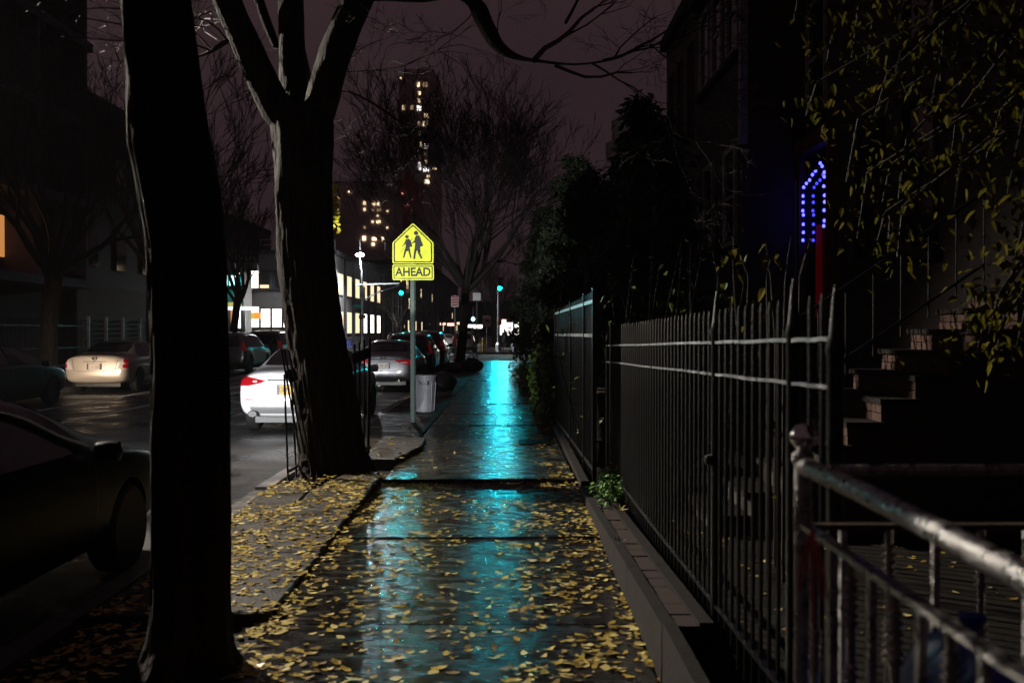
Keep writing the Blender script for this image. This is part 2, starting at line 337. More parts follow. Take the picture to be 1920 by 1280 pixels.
# ------------------------------------------------------------------ low garden wall with bricks
lw = thing('low_wall', 'low stone and brick edging wall along the right side of the path', 'wall', (0.8, 7, 0))
def wall_h(y): return max(0.04, 0.25 - (y - 4.6) * 0.037)
seg = [4.55, 5.9, 7.3, 8.6, 9.95]
for a_, b_ in zip(seg, seg[1:]):
    b = MB(); h0, h1 = wall_h(a_), wall_h(b_)
    b.add([(.695, a_+.004, -.1), (.765, a_+.004, -.1), (.765, b_-.004, -.1), (.695, b_-.004, -.1), (.70, a_+.004, h0), (.765, a_+.004, h0), (.765, b_-.004, h1), (.70, b_-.004, h1)],
          [(0,3,2,1),(4,5,6,7),(0,1,5,4),(1,2,6,5),(2,3,7,6),(3,0,4,7)])
    b.build('stone', 'stone_trim', lw)
    b = MB(); b.add([(.872, a_+.004, -.1), (.94, a_+.004, -.1), (.94, b_-.004, -.1), (.872, b_-.004, -.1), (.872, a_+.004, h0+.01), (.94, a_+.004, h0+.01), (.94, b_-.004, h1+.01), (.872, b_-.004, h1+.01)],
          [(0,3,2,1),(4,5,6,7),(0,1,5,4),(1,2,6,5),(2,3,7,6),(3,0,4,7)]); b.build('coping', 'stone_trim', lw)
y = 4.56
bme = MB().box((-.05, 0, -.03), (.05, .2, .03)).build('brick', 'brick_single', mesh_only=True)
while y < 9.75:
    inst('brick', bme, lw, Vector((.8185, y, wall_h(y) - .035 + random.uniform(-.006, .006))) - Vector(lw.location), (R(-2.1), 0, random.uniform(-.02, .02))); y += .212
MB().box((.70, .3, -.1), (.76, 4.54, .27)).build('front_kerb', 'stone_trim', lw)
b = MB().box((.72, 10.0, -.1), (.80, 38, .09)).build('low_kerb', 'stone_trim', lw)

# ------------------------------------------------------------------ iron fences
fe = thing('iron_fence', 'near black iron picket fence with two pale wet rails on the right', 'fence', (1.0, 6.6, 0))
def lerp(a, b, t): return a + (b - a) * t
def ft(y): return (y - 3.05) / 7.05
Y0, Y1 = 3.05, 10.1
y = Y0 + .13
while y < Y1:
    if min(abs(y - q) for q in (3.5, 4.79)) > .07:
        zt = lerp(1.72, 1.645, ft(y)); b = MB().tube([(1, y, .12), (1, y, zt - .03), (1, y, zt)], [.0095, .0095, .004], 6); b.build('bar', 'iron', fe, smooth=True)
    y += .128
for q, w, ext in ((3.05, .026, .02), (3.5, .026, .07), (4.79, .03, .09), (10.1, .025, .05)):
    zt = lerp(1.72, 1.645, ft(q)) + ext
    MB().lathe([(w, 0), (w, zt - .22), (w * 1.25, zt - .2), (w * .8, zt - .15), (w * .45, zt - .04), (.004, zt)], (1, q, 0), 12).build('post', 'iron', fe, smooth=True)
for za, zb, w in ((1.575, 1.45, .03), (1.425, 1.286, .026), (.3, .22, .03)):
    for p, q in ((3.08, 3.47), (3.53, 4.76), (4.83, 10.08)):
        n = 6; pts = [(1.0, lerp(p, q, k / n), lerp(za, zb, ft(lerp(p, q, k / n))) + .002 * math.sin(k * 1.7)) for k in range(n + 1)]
        b = MB()
        for u, v in zip(pts, pts[1:]): b.bar(u, v, .034, w * .45)
        b.build('rail', 'worn_rail' if za > 1 else 'iron', fe)
MB().lathe([(.0, -.03), (.028, -.02), (.034, 0), (.028, .02), (.0, .03)], (.97, 4.79, .98), 10).build('latch_knob', 'iron', fe, smooth=True)

tf = thing('tall_fence', 'taller black iron fence further along the path catching cyan and red light', 'fence', (.8, 13, 0))
def fx(y): return lerp(.86, .76, (y - 10.0) / 6.2)
y = 10.05
while y < 16.2:
    MB().bar((fx(y), y, .1), (fx(y), y, lerp(2.0, 1.92, (y - 10) / 6.2)), .018, .018, up=(0, 1, 0)).build('bar', 'iron', tf); y += .105
for y in (10.02, 11.05, 13.0, 16.2): MB().bar((fx(y) - .004, y, .0), (fx(y) - .004, y, lerp(2.03, 1.95, (y - 10) / 6.2)), .045, .045, up=(0, 1, 0)).build('post', 'iron', tf)
for z in (1.90, 1.555, .2): MB().bar((fx(10.0) - .013, 10.0, z), (fx(16.2) - .013, 16.2, z - .02), .012, .035).build('rail', 'worn_rail' if z > 1 else 'iron', tf)

# wooden fence further on
wf = thing('wooden_fence', 'weathered brown wooden plank fence beyond the ivy', 'fence', (.72, 31, 0))
y = 25.5
for k in range(26):
    h = 1.72 + random.uniform(-.1, .08); MB().box((.74, y, .02), (.765, y + .28, h), rot=(random.uniform(-.02, .02), 0, random.uniform(-.06, .06))).build('plank', 'wood', wf); y += .295
for z in (.45, 1.35): MB().box((.772, 25.4, z), (.81, 33.2, z + .09)).build('rail', 'wood', wf)
MB().box((.70, 27.0, .03), (.735, 27.6, 1.02)).build('gate_panel', 'door_red', wf)

# grey drum standing in the gap between the two fences
MB().lathe([(.17, 0), (.18, .02), (.185, .3), (.195, .31), (.185, .34), (.19, .8), (.20, .82), (.2, .86), (.15, .9), (.0, .91)], (1.1, 11.6, .03), 20)\
    .build('bin', 'stone_trim', loc=(1.1, 11.6, .03), smooth=True)
tag(bpy.data.objects['bin'], 'dark round bin standing in the gap between the iron fences', 'bin')

# ------------------------------------------------------------------ houses on the right
def window(parent, X, y0, y1, z0, z1, frame='white_trim', glass='dark_glass', w=.07, mull=True):
    """sash window on a wall that faces -X"""
    b = MB(); d = .05
    for a_, c_ in (((X-d, y0, z0), (X+.05, y0+w, z1)), ((X-d, y1-w, z0), (X+.05, y1, z1)), ((X-d, y0+w, z1-w), (X+.05, y1-w, z1)), ((X-d, y0+w, z0), (X+.05, y1-w, z0+w))): b.box(a_, c_)
    if mull: b.box((X-d*.5, y0+w, (z0+z1)/2-.025), (X+.05, y1-w, (z0+z1)/2+.025))
    f = b.build('window', frame, parent)
    MB().box((X-.004, y0+w, z0+w), (X+.03, y1-w, z1-w)).build('pane', glass, f)
    MB().box((X-.13, y0-.08, z0-.1), (X+.02, y1+.08, z0-.004)).build('sill', 'stone_trim', f); return f
hA = thing('row_house', 'dark brick row house with high stoop behind the hanging leaves', 'house', (6, 9, 0))
MB().box((4.75, -2, 0), (12, 16.0, 11)).build('wall', 'brick_dark', hA)
for y0 in (5.0, 6.6, 11.0, 12.6): window(hA, 4.75, y0, y0 + 1.0, 2.5, 4.3, 'stone_trim')
for y0 in (5.0, 8.0, 11.0, 14.9): window(hA, 4.75, y0, y0 + .95, 4.95, 6.7, 'white_trim' if y0 > 14 else 'stone_trim', w=.055)
MB().box((4.5, -2, 10.5), (4.74, 15.98, 11.1)).build('cornice', 'stone_trim', hA)
dr = MB().box((4.60, 14.35, 1.8), (4.745, 14.5, 4.35)).box((4.60, 15.82, 1.8), (4.745, 15.97, 4.35)).box((4.56, 14.35, 4.351), (4.745, 15.97, 4.6)).build('door', 'door_frame', hA)
MB().box((4.70, 14.505, 1.8), (4.744, 15.815, 4.345)).build('glass', 'dark_glass', dr)
MB().box((4.66, 14.95, 1.8), (4.696, 15.15, 3.2)).build('red_glow_panel', 'red_glow', dr)  # red door panel, reflected red light put in as faint emission
MB().box((4.585, 15.975, 1.9), (4.745, 15.995, 4.0)).build('white_strip', 'white_trim', dr)
bl = thing('string_lights', 'arch of glowing blue string lights on the row house door', 'string lights', (4.63, 15.15, 3.0))
pts = [(15.68, 3.05 + k * .115) for k in range(7)] + [(15.62, 3.82), (15.5, 3.89), (15.36, 3.94), (15.2, 3.99), (15.02, 4.03), (14.84, 4.06), (14.72, 4.05)] + [(14.62, 3.95 - k * .12) for k in range(8)]
MB().tube([(4.645, y + .02, z) for y, z in pts], .005, 4).build('cable', 'plastic_black', bl)
me = MB().lathe([(.0, -.026), (.018, -.018), (.024, 0), (.016, .02), (.0, .03)], (0, 0, 0), 8).build('bulb', 'blue_bulb', mesh_only=True)
for y, z in pts: inst('bulb', me, bl, Vector((4.62, y + random.uniform(-.03, .03), z + random.uniform(-.03, .03))) - Vector(bl.location))
# stoop with brick risers
st = thing('stoop', 'brick stoop climbing to the row house behind the iron fence', 'steps', (3, 8.3, 0))
n = 11; brk = MB().box((-.05, .004, .004), (.05, .204, .068)).build('brick', 'brick_step', mesh_only=True)
for k in range(n):
    x0 = 1.55 + k * .26; z1 = (k + 1) * .178
    MB().box((x0 + .045, 7.62, 0), (4.74 if k == n - 1 else x0 + .305, 9.0, z1 - .03)).build('step_core', 'mortar', st)
    MB().box((x0 - .02, 7.58, z1 - .0295), (4.74 if k == n - 1 else x0 + .285, 9.04, z1 + .012)).build('tread', 'stone_trim', st)
    if k >= 4:
        for row in range(2):
            ws = [.23] * 6 if row == 0 else [.115] + [.23] * 5 + [.115]; yy = 7.62
            for w_ in ws: inst('brick', brk, st, Vector((x0 + .052 + random.uniform(-.003, .003), yy, z1 - .178 + .006 + row * .071)) - Vector(st.location), sc=(1, w_ / .208, 1)); yy += w_
sr = thing('stoop_rail', 'thin black iron hand rail slanting up beside the brick stoop', 'railing', (2.8, 9.0, 0))
MB().tube([(1.5, 9.02, .95), (4.3, 9.02, 2.85)], .018, 8).build('hand_rail', 'iron', sr); MB().tube([(1.5, 9.02, .3), (4.3, 9.02, 2.2)], .014, 8).build('lower_rail', 'iron', sr)
for k in range(12): x = 1.55 + k * .25; MB().tube([(x, 9.02, .15 + (x - 1.5) * .68), (x, 9.02, .95 + (x - 1.5) * .679)], .009, 6).build('baluster', 'iron', sr)
hB = thing('brick_house', 'brick house with white sash windows and a white corner board', 'house', (6, 18, 0))
MB().box((3.75, 16.02, 0), (12, 19.7, 8.2)).build('wall', 'brick_wall', hB)
MB().box((3.70, 15.99, 4.6), (3.82, 16.12, 8.15)).build('corner_board', 'white_trim', hB)
for y0 in (16.25, 17.5, 18.6): window(hB, 3.75, y0, y0 + .9, 6.15, 7.7, 'white_trim', w=.12)
for y0 in (16.4, 18.2): window(hB, 3.75, y0, y0 + .9, 3.0, 4.7, 'white_trim', w=.1)
MB().box((3.5, 16.0, 7.85), (3.745, 19.7, 8.25)).build('cornice', 'stone_trim', hB)
hC = thing('beige_house', 'beige rendered house with narrow dark windows against the night sky', 'house', (6, 22, 0))
MB().box((3.75, 19.72, 0), (12, 23.8, 8.25)).build('wall', 'beige_wall', hC)
for y0 in (20.3, 21.6, 22.7): window(hC, 3.75, y0, y0 + .55, 5.6, 7.5, 'beige_wall', w=.05)
MB().box((3.6, 19.72, 8.251), (12, 23.9, 8.5)).build('cornice', 'stone_trim', hC)
hD = thing('low_house', 'low dark house with a round chimney pot behind the evergreens', 'house', (6, 30, 0))
MB().box((3.4, 24.5, 0), (12, 38, 5.6)).build('wall', 'brick_dark', hD)
MB().lathe([(.45, 5.6), (.45, 7.1), (.6, 7.2), (.62, 7.7), (.4, 7.8), (.42, 8.4), (.2, 8.55), (0, 8.56)], (3.75, 32.5, 0), 12).build('chimney', 'brick_dark', hD, smooth=True)
for y0 in (26, 29, 32): window(hD, 3.4, y0, y0 + 1, 2.2, 4.0, 'stone_trim')

# ------------------------------------------------------------------ left side: buildings and fences
bM = thing('balcony_building', 'tall modern apartment block with pale balcony slabs over the street at far left', 'building', (-20, 31, 0))
MB().box((-30, 20, 0), (-17.2, 38.4, 17)).build('wall', 'dark_wall', bM)
for k in range(5):
    z = 3.2 + k * 3.0
    MB().box((-17.19, 22, z), (-15.9, 38.2, z + .32)).build('balcony_slab', 'purple_wall', bM)
    for y0 in (24.5, 28, 31.2, 34.6): window_m = 'win_orange' if (k, y0) in ((0, 31.2), ) else 'dark_glass'; \
        MB().box((-17.19, y0, z + .5), (-17.15, y0 + 1.7, z + 2.3)).build('window', window_m, bM)
    for y0 in (26.8, 33.8, 37.6): MB().box((-17.19, y0, z + .33), (-15.95, y0 + .18, z + 2.98)).build('fin', 'purple_wall', bM)
MB().box((-17.19, 37.9, 5.3), (-17.1, 38.3, 6.7)).build('lit_window', 'win_orange', bM)
MB().box((-17.18, 33.3, 4.1), (-17.1, 34.5, 5.5)).build('lit_window', 'win_orange', bM)
bN = thing('dark_brick_building', 'dark flat roofed brick building beside the balcony block', 'building', (-20, 45, 0))
MB().box((-32, 38.6, 0), (-17, 51, 10.8)).build('wall', 'brick_dark', bN); MB().box((-17, 38.6, 10.81), (-16.8, 51, 11.2)).build('cornice', 'dark_wall', bN)
MB().box((-16.99, 39.0, 0), (-16.9, 50.5, 3.4)).build('plinth', 'olive_wall', bN)
for y0 in (40, 43, 46, 48.7):
    for z in (4.2, 7.4): MB().box((-16.995, y0, z), (-16.93, y0 + 1.1, z + 1.8)).build('window', 'dark_glass', bN)
sf = thing('slat_fence', 'grey horizontal slat fence behind the pale sedan', 'fence', (-15.2, 39, 0))
for k in range(9): MB().box((-15.25, 35.8, .45 + k * .18), (-15.2, 42.6, .57 + k * .18)).build('slat', 'grey_panel', sf)
for y in (35.8, 37.4, 39.0, 40.8, 42.55): MB().box((-15.19, y, 0), (-15.1, y + .09, 2.12)).build('post', 'galv', sf)
pf = thing('picket_fence', 'black iron picket fence at far left before the lit windows', 'fence', (-15.2, 31, 0))
for k in range(64): y = 26 + k * .15; MB().tube([(-15.2, y, .1), (-15.2, y, 2.0)], .012, 5).build('bar', 'iron', pf)
for z in (.4, 1.0, 1.75): MB().box((-15.22, 25.9, z), (-15.18, 35.7, z + .05)).build('rail', 'iron', pf)

# ------------------------------------------------------------------ beyond the crossing
cb = thing('corner_building', 'grey two storey corner building with brightly lit windows across the junction', 'building', (-18, 84, 0))
MB().box((-32, 80, 0), (-14.0, 112, 7.7)).build('wall', 'grey_wall', cb)
MB().box((-32.2, 79.8, 7.701), (-13.8, 112.2, 8.05)).build('parapet', 'grey_panel', cb)
def fwin(parent, px0, px1, py0, py1, d, m, fr='grey_panel', name='window'):
    a_, c_ = P(px0, py1, d), P(px1, py0, d); b = MB()
    f = b.box((a_.x-.08, d-.10, a_.z-.08), (a_.x, d-.004, c_.z+.08)).box((c_.x, d-.10, a_.z-.08), (c_.x+.08, d-.004, c_.z+.08)).box((a_.x, d-.10, c_.z), (c_.x, d-.004, c_.z+.08)).box((a_.x, d-.10, a_.z-.08), (c_.x, d-.004, a_.z)).build(name, fr, parent)
    MB().box((a_.x, d-.03, a_.z), (c_.x, d-.006, c_.z)).build('pane', m, f); return f
fwin(cb, 465, 485, 508, 540, 80, 'win_white'); fwin(cb, 488, 505, 508, 540, 80, 'grey_panel'); fwin(cb, 509, 528, 508, 540, 80, 'grey_panel'); fwin(cb, 488, 505, 534, 540, 79.9, 'win_warm', name='blind_gap'); fwin(cb, 532, 560, 508, 540, 80, 'win_warm'); fwin(cb, 565, 600, 508, 540, 80, 'grey_panel')
for a_, c_ in ((467, 486), (490, 507), (511, 528), (532, 545), (550, 575), (580, 605)): fwin(cb, a_, c_, 579, 613, 80, 'win_white')
for y0 in (81.2, 85.6, 90.2, 95, 100, 105):
    for z0, z1 in ((4.6, 6.3), (1.4, 3.2)):
        f = MB().box((-13.995, y0 - .1, z0 - .1), (-13.93, y0 + 2.4, z1 + .1)).build('window', 'grey_panel', cb)
        for j in range(2): MB().box((-13.929, y0 + j * 1.18, z0), (-13.915, y0 + 1.1 + j * 1.18, z1)).build('pane', 'win_warm' if z0 > 4 or y0 < 95 else 'win_white', f)
    MB().box((-13.995, y0 + 3.2, 0), (-13.9, y0 + 3.4, 7.6)).build('pilaster', 'stone_trim', cb)
for k in range(6): MB().box((-20 + k * 2.0, 79.85, 8.06), (-19.94 + k * 2.0, 79.91, 8.9)).build('roof_rail_post', 'galv', cb)
for z in (8.45, 8.88): MB().box((-20, 79.86, z), (-9.94 - 4, 79.9, z + .05)).build('roof_rail', 'galv', cb)
dl = thing('corner_shop', 'small corner shop with teal awning and white lit fascia', 'shop', (-24, 77, 0))
MB().box((-34, 77.2, 0), (-20.6, 79.7, 6.2)).build('wall', 'grey_wall', dl)
b = MB(); b.add([(-26, 77.18, 4.9), (-20.7, 77.18, 4.9), (-20.2, 75.6, 3.75), (-26, 75.6, 3.75), (-26, 75.6, 3.5), (-20.2, 75.6, 3.5), (-20.7, 77.18, 3.5), (-26, 77.18, 3.5)],
    [(0,1,2,3), (3,2,5,4), (1,6,5,2), (0,3,4,7), (4,5,6,7), (0,7,6,1)]); b.build('awning', 'awning_teal', dl)
MB().box((-21.4, 75.56, 3.5), (-20.3, 75.595, 3.76)).build('awning_band', 'awning_yellow', dl)
MB().box((-24, 76.9, 5.0), (-20.75, 77.15, 6.0)).build('sign_box', 'awning_teal', dl)
for x0 in (-23.4, -22.35, -21.6): MB().box((x0, 76.86, 5.1), (x0 + .62, 76.895, 5.85)).build('sign_panel', 'sign_lit', dl)
MB().box((-26, 76.0, 3.2), (-19.4, 77.17, 3.45)).build('fascia', 'fascia_lit', dl)
fwin(dl, 433, 440, 580, 618, 77.2, 'win_orange'); fwin(dl, 447, 452, 580, 615, 77.2, 'win_white'); fwin(dl, 446, 451, 508, 524, 77.2, 'win_white')
MB().box((-20.55, 77.0, .2), (-20.4, 77.15, 3.2)).build('post', 'galv', dl)
os_ = thing('orange_sign', 'small orange sign hanging before the bright shop window', 'sign', P(480, 592, 79.4))
p = P(480, 592, 79.4); MB().box((p.x-.35, 79.38, p.z-.25), (p.x+.38, 79.43, p.z+.27)).build('panel', 'orange_lit', os_); MB().lathe([(.0, -.03), (.26, -.03), (.26, .03), (0, .03)], (p.x-.38, 79.4, p.z), 10, 'y').build('disc', 'awning_yellow', os_)
MB().bar((p.x, 79.4, p.z + .27), (p.x, 79.95, p.z + .6), .04).build('bracket', 'galv', os_)
hs = thing('halal_sign', 'dim dark roof sign reading HALAL above the teal shop', 'sign', (-20.8, 76.6, 7.0))
p = P(462, 484, 76.5); MB().box((p.x-1.1, 76.5, p.z-.32), (p.x+.95, 76.6, p.z+.32)).build('board', 'dark_wall', hs)
text('lettering', 'HALAL', .55, 'white_trim', hs, Vector((p.x, 76.48, p.z)) - Vector(hs.location), (R(90), 0, 0), .005)
for dx in (-.9, .8): MB().bar((p.x + dx, 76.62, p.z - .4), (p.x + dx, 77.3, 6.1), .06).build('strut', 'galv', hs)
bP = thing('purple_block', 'violet tinted tall block behind the corner shop', 'building', (-30, 125, 0)); MB().box((-46, 120, 0), (-33.5, 140, 15)).build('wall', 'purple_wall', bP); MB().box((-46, 119.8, 15.01), (-33.4, 140, 15.6)).build('parapet', 'dark_wall', bP)
# street wall further on
sc_ = thing('scaffold', 'pale pipe scaffold against the building beyond the lamp post', 'scaffold', (-13, 116, 0))
for x, y in ((-13.2, 113), (-12.6, 113), (-13.2, 116), (-12.6, 116)): MB().tube([(x, y, 0), (x, y, 6.0)], .07, 6).build('standard', 'galv', sc_)
for z in (.9, 2.0, 3.1, 4.4, 5.5): MB().tube([(-13.2, 113, z), (-12.6, 113, z)], .06, 6).build('ledger', 'galv', sc_); MB().tube([(-13.2, 116, z), (-12.6, 116, z)], .06, 6).build('ledger', 'galv', sc_)
for j, (x0, y0, x1, y1, h) in enumerate([(-34, 118, -14.5, 150, 9), (-34, 152, -15, 200, 12), (-36, 205, -15, 290, 14), (9, 98, 40, 140, 9.5), (8, 145, 40, 210, 12), (-30, 330, 24, 350, 11)]):
    o = thing('street_building', ['dim building beyond the corner building on the left', 'second dim building along the far left pavement', 'farthest dim building on the left of the far street', 'dark building beyond the junction on the right behind the trees', 'second dark building on the far right side', 'distant dark building closing the end of the street'][j], 'building', ((x0 + x1) / 2, y0, 0))
    MB().box((x0, y0, 0), (x1, y1, h)).build('wall', 'far_wall', o); MB().box((x0 - .2, y0 - .2, h + .01), (x1 + .2, y1, h + .4)).build('cornice', 'dark_wall', o)
    r2 = random.Random(j)
    for k in range(14):
        fx_ = x1 if x1 < 0 else x0; yy = r2.uniform(y0 + 1, y1 - 2); zz = r2.choice((1.6, 4.8, 7.2)); s_ = .04 if x1 < 0 else -.04
        if j < 5: MB().box((min(fx_, fx_ + s_), yy, zz), (max(fx_, fx_ + s_), yy + 1.1, zz + 1.5)).build('window', 'win_warm' if r2.random() < .4 else 'dark_glass', o)
# tower and blocks on the skyline
def skyblock(name, label, px0, px1, top, d, m, wins, wm):
    a_, c_ = P(px0, 620, d), P(px1, top, d); o = thing(name, label, 'building', ((a_.x + c_.x) / 2, d, 0))
    MB().box((a_.x, d, 0), (c_.x, d + 22, c_.z)).build('wall', m, o); MB().box((a_.x + 2, d + 2, c_.z + .01), (c_.x - 2, d + 12, c_.z + 3)).build('roof_plant', m, o)
    s = d / FPX
    for px, py, w, h in wins:
        p = P(px, py, d); MB().box((p.x - w * s / 2, d - .3, p.z - h * s / 2), (p.x + w * s / 2, d - .02, p.z + h * s / 2)).build('window', wm[int(px * 7 + py) % len(wm)], o)
    return o
tw = [(785, 160, 4, 8), (797, 160, 9, 9), (787, 176, 4, 6), (786, 190, 4, 8), (757, 203, 4, 8), (773, 203, 7, 8), (786, 204, 8, 9), (800, 218, 7, 7), (797, 233, 8, 9), (786, 232, 4, 6), (789, 272, 5, 8), (798, 275, 9, 9), (797, 290, 4, 8), (787, 312, 5, 14), (799, 318, 10, 8), (815, 317, 8, 3), (766, 335, 6, 7), (803, 331, 5, 4), (801, 341, 8, 7), (752, 148, 3, 3), (787, 250, 4, 6), (798, 304, 4, 6), (789, 296, 3, 5)]
skyblock('tower', 'tall dark residential tower with a column of lit windows on the skyline', 748, 822, 142, 420, 'concrete_far', tw, ['win_tower', 'win_cool', 'win_warm', 'win_tower', 'win_dim'])
lwn = [(633, 371, 6, 3), (635, 382, 5, 4), (634, 393, 3, 4), (684, 381, 5, 6), (684, 393, 4, 5), (701, 383, 5, 4), (709, 383, 5, 6), (699, 394, 4, 5), (711, 394, 7, 5), (727, 396, 3, 3), (708, 405, 4, 3), (699, 416, 4, 4), (710, 416, 7, 5), (684, 427, 4, 5), (726, 427, 4, 3), (683, 447, 6, 8), (702, 448, 8, 6), (718, 448, 4, 6), (700, 458, 5, 5), (654, 360, 3, 3)]
skyblock('slab_block', 'broad brown apartment block with rows of small warm lit windows', 612, 738, 360, 260, 'concrete_far', lwn, ['win_tower', 'win_warm', 'win_tower', 'win_dim'])
skyblock('red_block', 'dim red lit building edge beside the apartment block', 744, 782, 338, 300, 'far_red', [(756, 363, 4, 2), (763, 385, 3, 3)], ['glow_pink'])
# ================================================================== trees
def grow(tb, p, d, L, r, depth, rnd, up=0.15, spread=0.7, kids=3, wob=0.25, shrink=0.68, minr=0.004, sides=6):
    """branch as a wandering tapered tube with side shoots"""
    n = max(3, int(4 + L * 1.2)) if depth > 0 else 4; n = min(n, 7)
    pts = [p.copy()]; rs = [r]; d = d.normalized(); dirs = [d]
    for i in range(n):
        d = (d + Vector((rnd.gauss(0, wob), rnd.gauss(0, wob), rnd.gauss(0, wob) + up)) * 0.5).normalized()
        pts.append(pts[-1] + d * L / n); rs.append(max(minr * .6, r * (1 - 0.55 * (i + 1) / n))); dirs.append(d)
    tb.tube(pts, rs, sides if r > .03 else (4 if r > .012 else 3), cap=False)
    if depth <= 0: return
    for k in range(kids):
        t = rnd.uniform(0.35, 1.0) if k < kids - 1 else 1.0; i = min(n, max(1, round(t * n)))
        ax = Vector((rnd.gauss(0, 1), rnd.gauss(0, 1), rnd.gauss(0, .5))); dd = (dirs[i] + ax.normalized() * rnd.uniform(.35, 1.0) * spread).normalized()
        grow(tb, pts[i], dd, L * shrink * rnd.uniform(.7, 1.15), max(minr, rs[i] * rnd.uniform(.55, .8)), depth - 1, rnd, up, spread, kids, wob, shrink, minr, sides)

def trunk_mesh(pts, rs, n=28, ridge=0.06, seed=0.0, sub=5):
    """bark ridges cut into a smoothly interpolated trunk"""
    pts = [Vector(p) for p in pts]; P2, R2 = [], []
    for i in range(len(pts) - 1):
        for k in range(sub):
            t = k / sub; a = pts[max(i-1, 0)]; b = pts[i]; c = pts[i+1]; d = pts[min(i+2, len(pts)-1)]
            P2.append(0.5 * ((2*b) + (c-a)*t + (2*a-5*b+4*c-d)*t*t + (3*b-a-3*c+d)*t*t*t)); R2.append(rs[i] + (rs[i+1]-rs[i]) * t)
    P2.append(pts[-1]); R2.append(rs[-1]); m = MB(); base = 0
    for p, r in zip(P2, R2):
        for k in range(n):
            t = 2*math.pi*k/n; q = Vector((math.cos(t), math.sin(t), 0))
            wv = .35 * noise.noise(Vector((q.x*2, q.y*2, p.z*2.2 + seed)))
            f = 1 + ridge * noise.noise(Vector((q.x*2.5, q.y*2.5, p.z*1.3 + seed))) - ridge * 1.1 * (1 - min(1, 3.2*abs(noise.noise(Vector((q.x*7 + wv, q.y*7 - wv, p.z*1.5 + seed)))))) + ridge * .5 * noise.noise(Vector((q.x*16, q.y*16, p.z*6 + seed)))
            m.v.append(tuple(p + q * r * f))
    for i in range(len(P2) - 1):
        for k in range(n): m.f.append((i*n+k, i*n+(k+1)%n, (i+1)*n+(k+1)%n, (i+1)*n+k))
    m.f.append(tuple((len(P2)-1)*n + k for k in range(n))); return m

# nearest tree
t1 = thing('street_tree', 'thick black tree trunk nearest the camera at left', 'tree', (-1.52, 4.75, 0))
D1 = 4.75; tr = [(348, 1262, .30), (352, 1225, .225), (358, 1140, .185), (358, 900, .182), (356, 700, .180), (352, 500, .182), (340, 380, .188), (322, 270, .192), (310, 140, .170), (296, 0, .158), (286, -160, .15), (282, -420, .14)]
trunk_mesh([P(a, b, D1) for a, b, _ in tr], [r for *_, r in tr], 72, .06, 1.0, 9).build('trunk', 'bark', t1, smooth=True, ang=70)
p = P(250, 275, D1); MB().lathe([(0, -.13), (.035, -.1), (.06, -.02), (.055, .05), (.03, .12), (0, .15)], p + Vector((.045, -.01, 0)), 12).build('burr', 'bark', t1, smooth=True)
tb = MB(); rnd = random.Random(11)
for px, py, dx, dz in ((238, 50, -1, .35), (240, 80, -1, -.05), (236, 20, -1, .6)):
    grow(tb, P(px, py, D1 + .02), Vector((dx, rnd.uniform(-.3, .3), dz)), .42, .0045, 2, rnd, .05, .8, 3, .3, .7, .0016)
tb.build('twigs', 'bark_pale', t1, fix=False)
tb = MB()
for dx, dy, dz in ((-.6, .2, .7), (.5, .5, .8), (.1, -.6, .9), (-.2, .6, 1)): grow(tb, P(282, -420, D1), Vector((dx, dy, dz)), 2.6, .09, 3, rnd, .1, .7, 3)
tb.build('limbs', 'twig', t1, fix=False)

# tree with iron guard
t2 = thing('street_tree', 'large forked tree with flared roots inside the bent iron guard', 'tree', (-1.85, 10.9, 0))
D2 = 10.9; S = D2 / FPX
tr = [(634, 905, .52), (632, 880, .43), (622, 845, .36), (614, 780, .335), (602, 690, .325), (585, 590, .315), (573, 480, .305), (570, 380, .31), (570, 290, .325), (566, 225, .34), (562, 205, .30)]
trunk_mesh([P(a, b, D2) for a, b, _ in tr], [r for *_, r in tr], 72, .08, 5.0, 9).build('trunk', 'bark', t2, smooth=True, ang=70)
def limb(pts, name='limb', m='bark', n=30, ridge=.07):
    return trunk_mesh([P(a, b, d) for a, b, d, _ in pts], [r for *_, r in pts], n, ridge, pts[0][0], 7).build(name, m, t2, smooth=True, ang=70)
limb([(552, 262, 10.9, .17), (530, 225, 10.85, .20), (500, 165, 10.8, .19), (466, 90, 10.7, .18), (430, 10, 10.6, .165), (400, -90, 10.5, .15)])
limb([(556, 240, 10.95, .16), (552, 150, 11.1, .16), (548, 60, 11.2, .15), (545, -20, 11.3, .14), (540, -120, 11.4, .12)])
limb([(585, 262, 10.9, .19), (604, 190, 10.9, .20), (628, 110, 10.85, .19), (660, 30, 10.8, .18), (690, -30, 10.8, .17), (720, -60, 10.8, .16)])
limb([(672, -2, 10.8, .14), (730, -2, 10.8, .145), (790, 0, 10.8, .14), (850, -8, 10.8, .12), (888, 6, 10.8, .11), (908, 45, 10.8, .105), (932, 86, 10.8, .098), (965, 108, 10.8, .085), (1010, 116, 10.8, .066), (1080, 122, 10.8, .045), (1150, 112, 10.8, .036), (1200, 90, 10.8, .03), (1260, 82, 10.8, .022)], 'bough', n=10)
limb([(520, 90, 11.2, .05), (500, 40, 11.2, .06), (480, -20, 11.2, .06)], n=8)
limb([(470, 60, 10.8, .03), (430, 78, 10.9, .05), (395, 100, 11, .04), (360, 112, 11, .03)], n=8)
limb([(628, 170, 11.2, .03), (668, 178, 11.4, .025), (715, 205, 11.6, .03), (760, 235, 11.8, .022), (800, 246, 12, .014)], n=6)
limb([(622, 138, 11, .02), (700, 133, 11.2, .018), (760, 124, 11.4, .013), (820, 96, 11.6, .008)], n=6)
tb = MB(); rnd = random.Random(21)
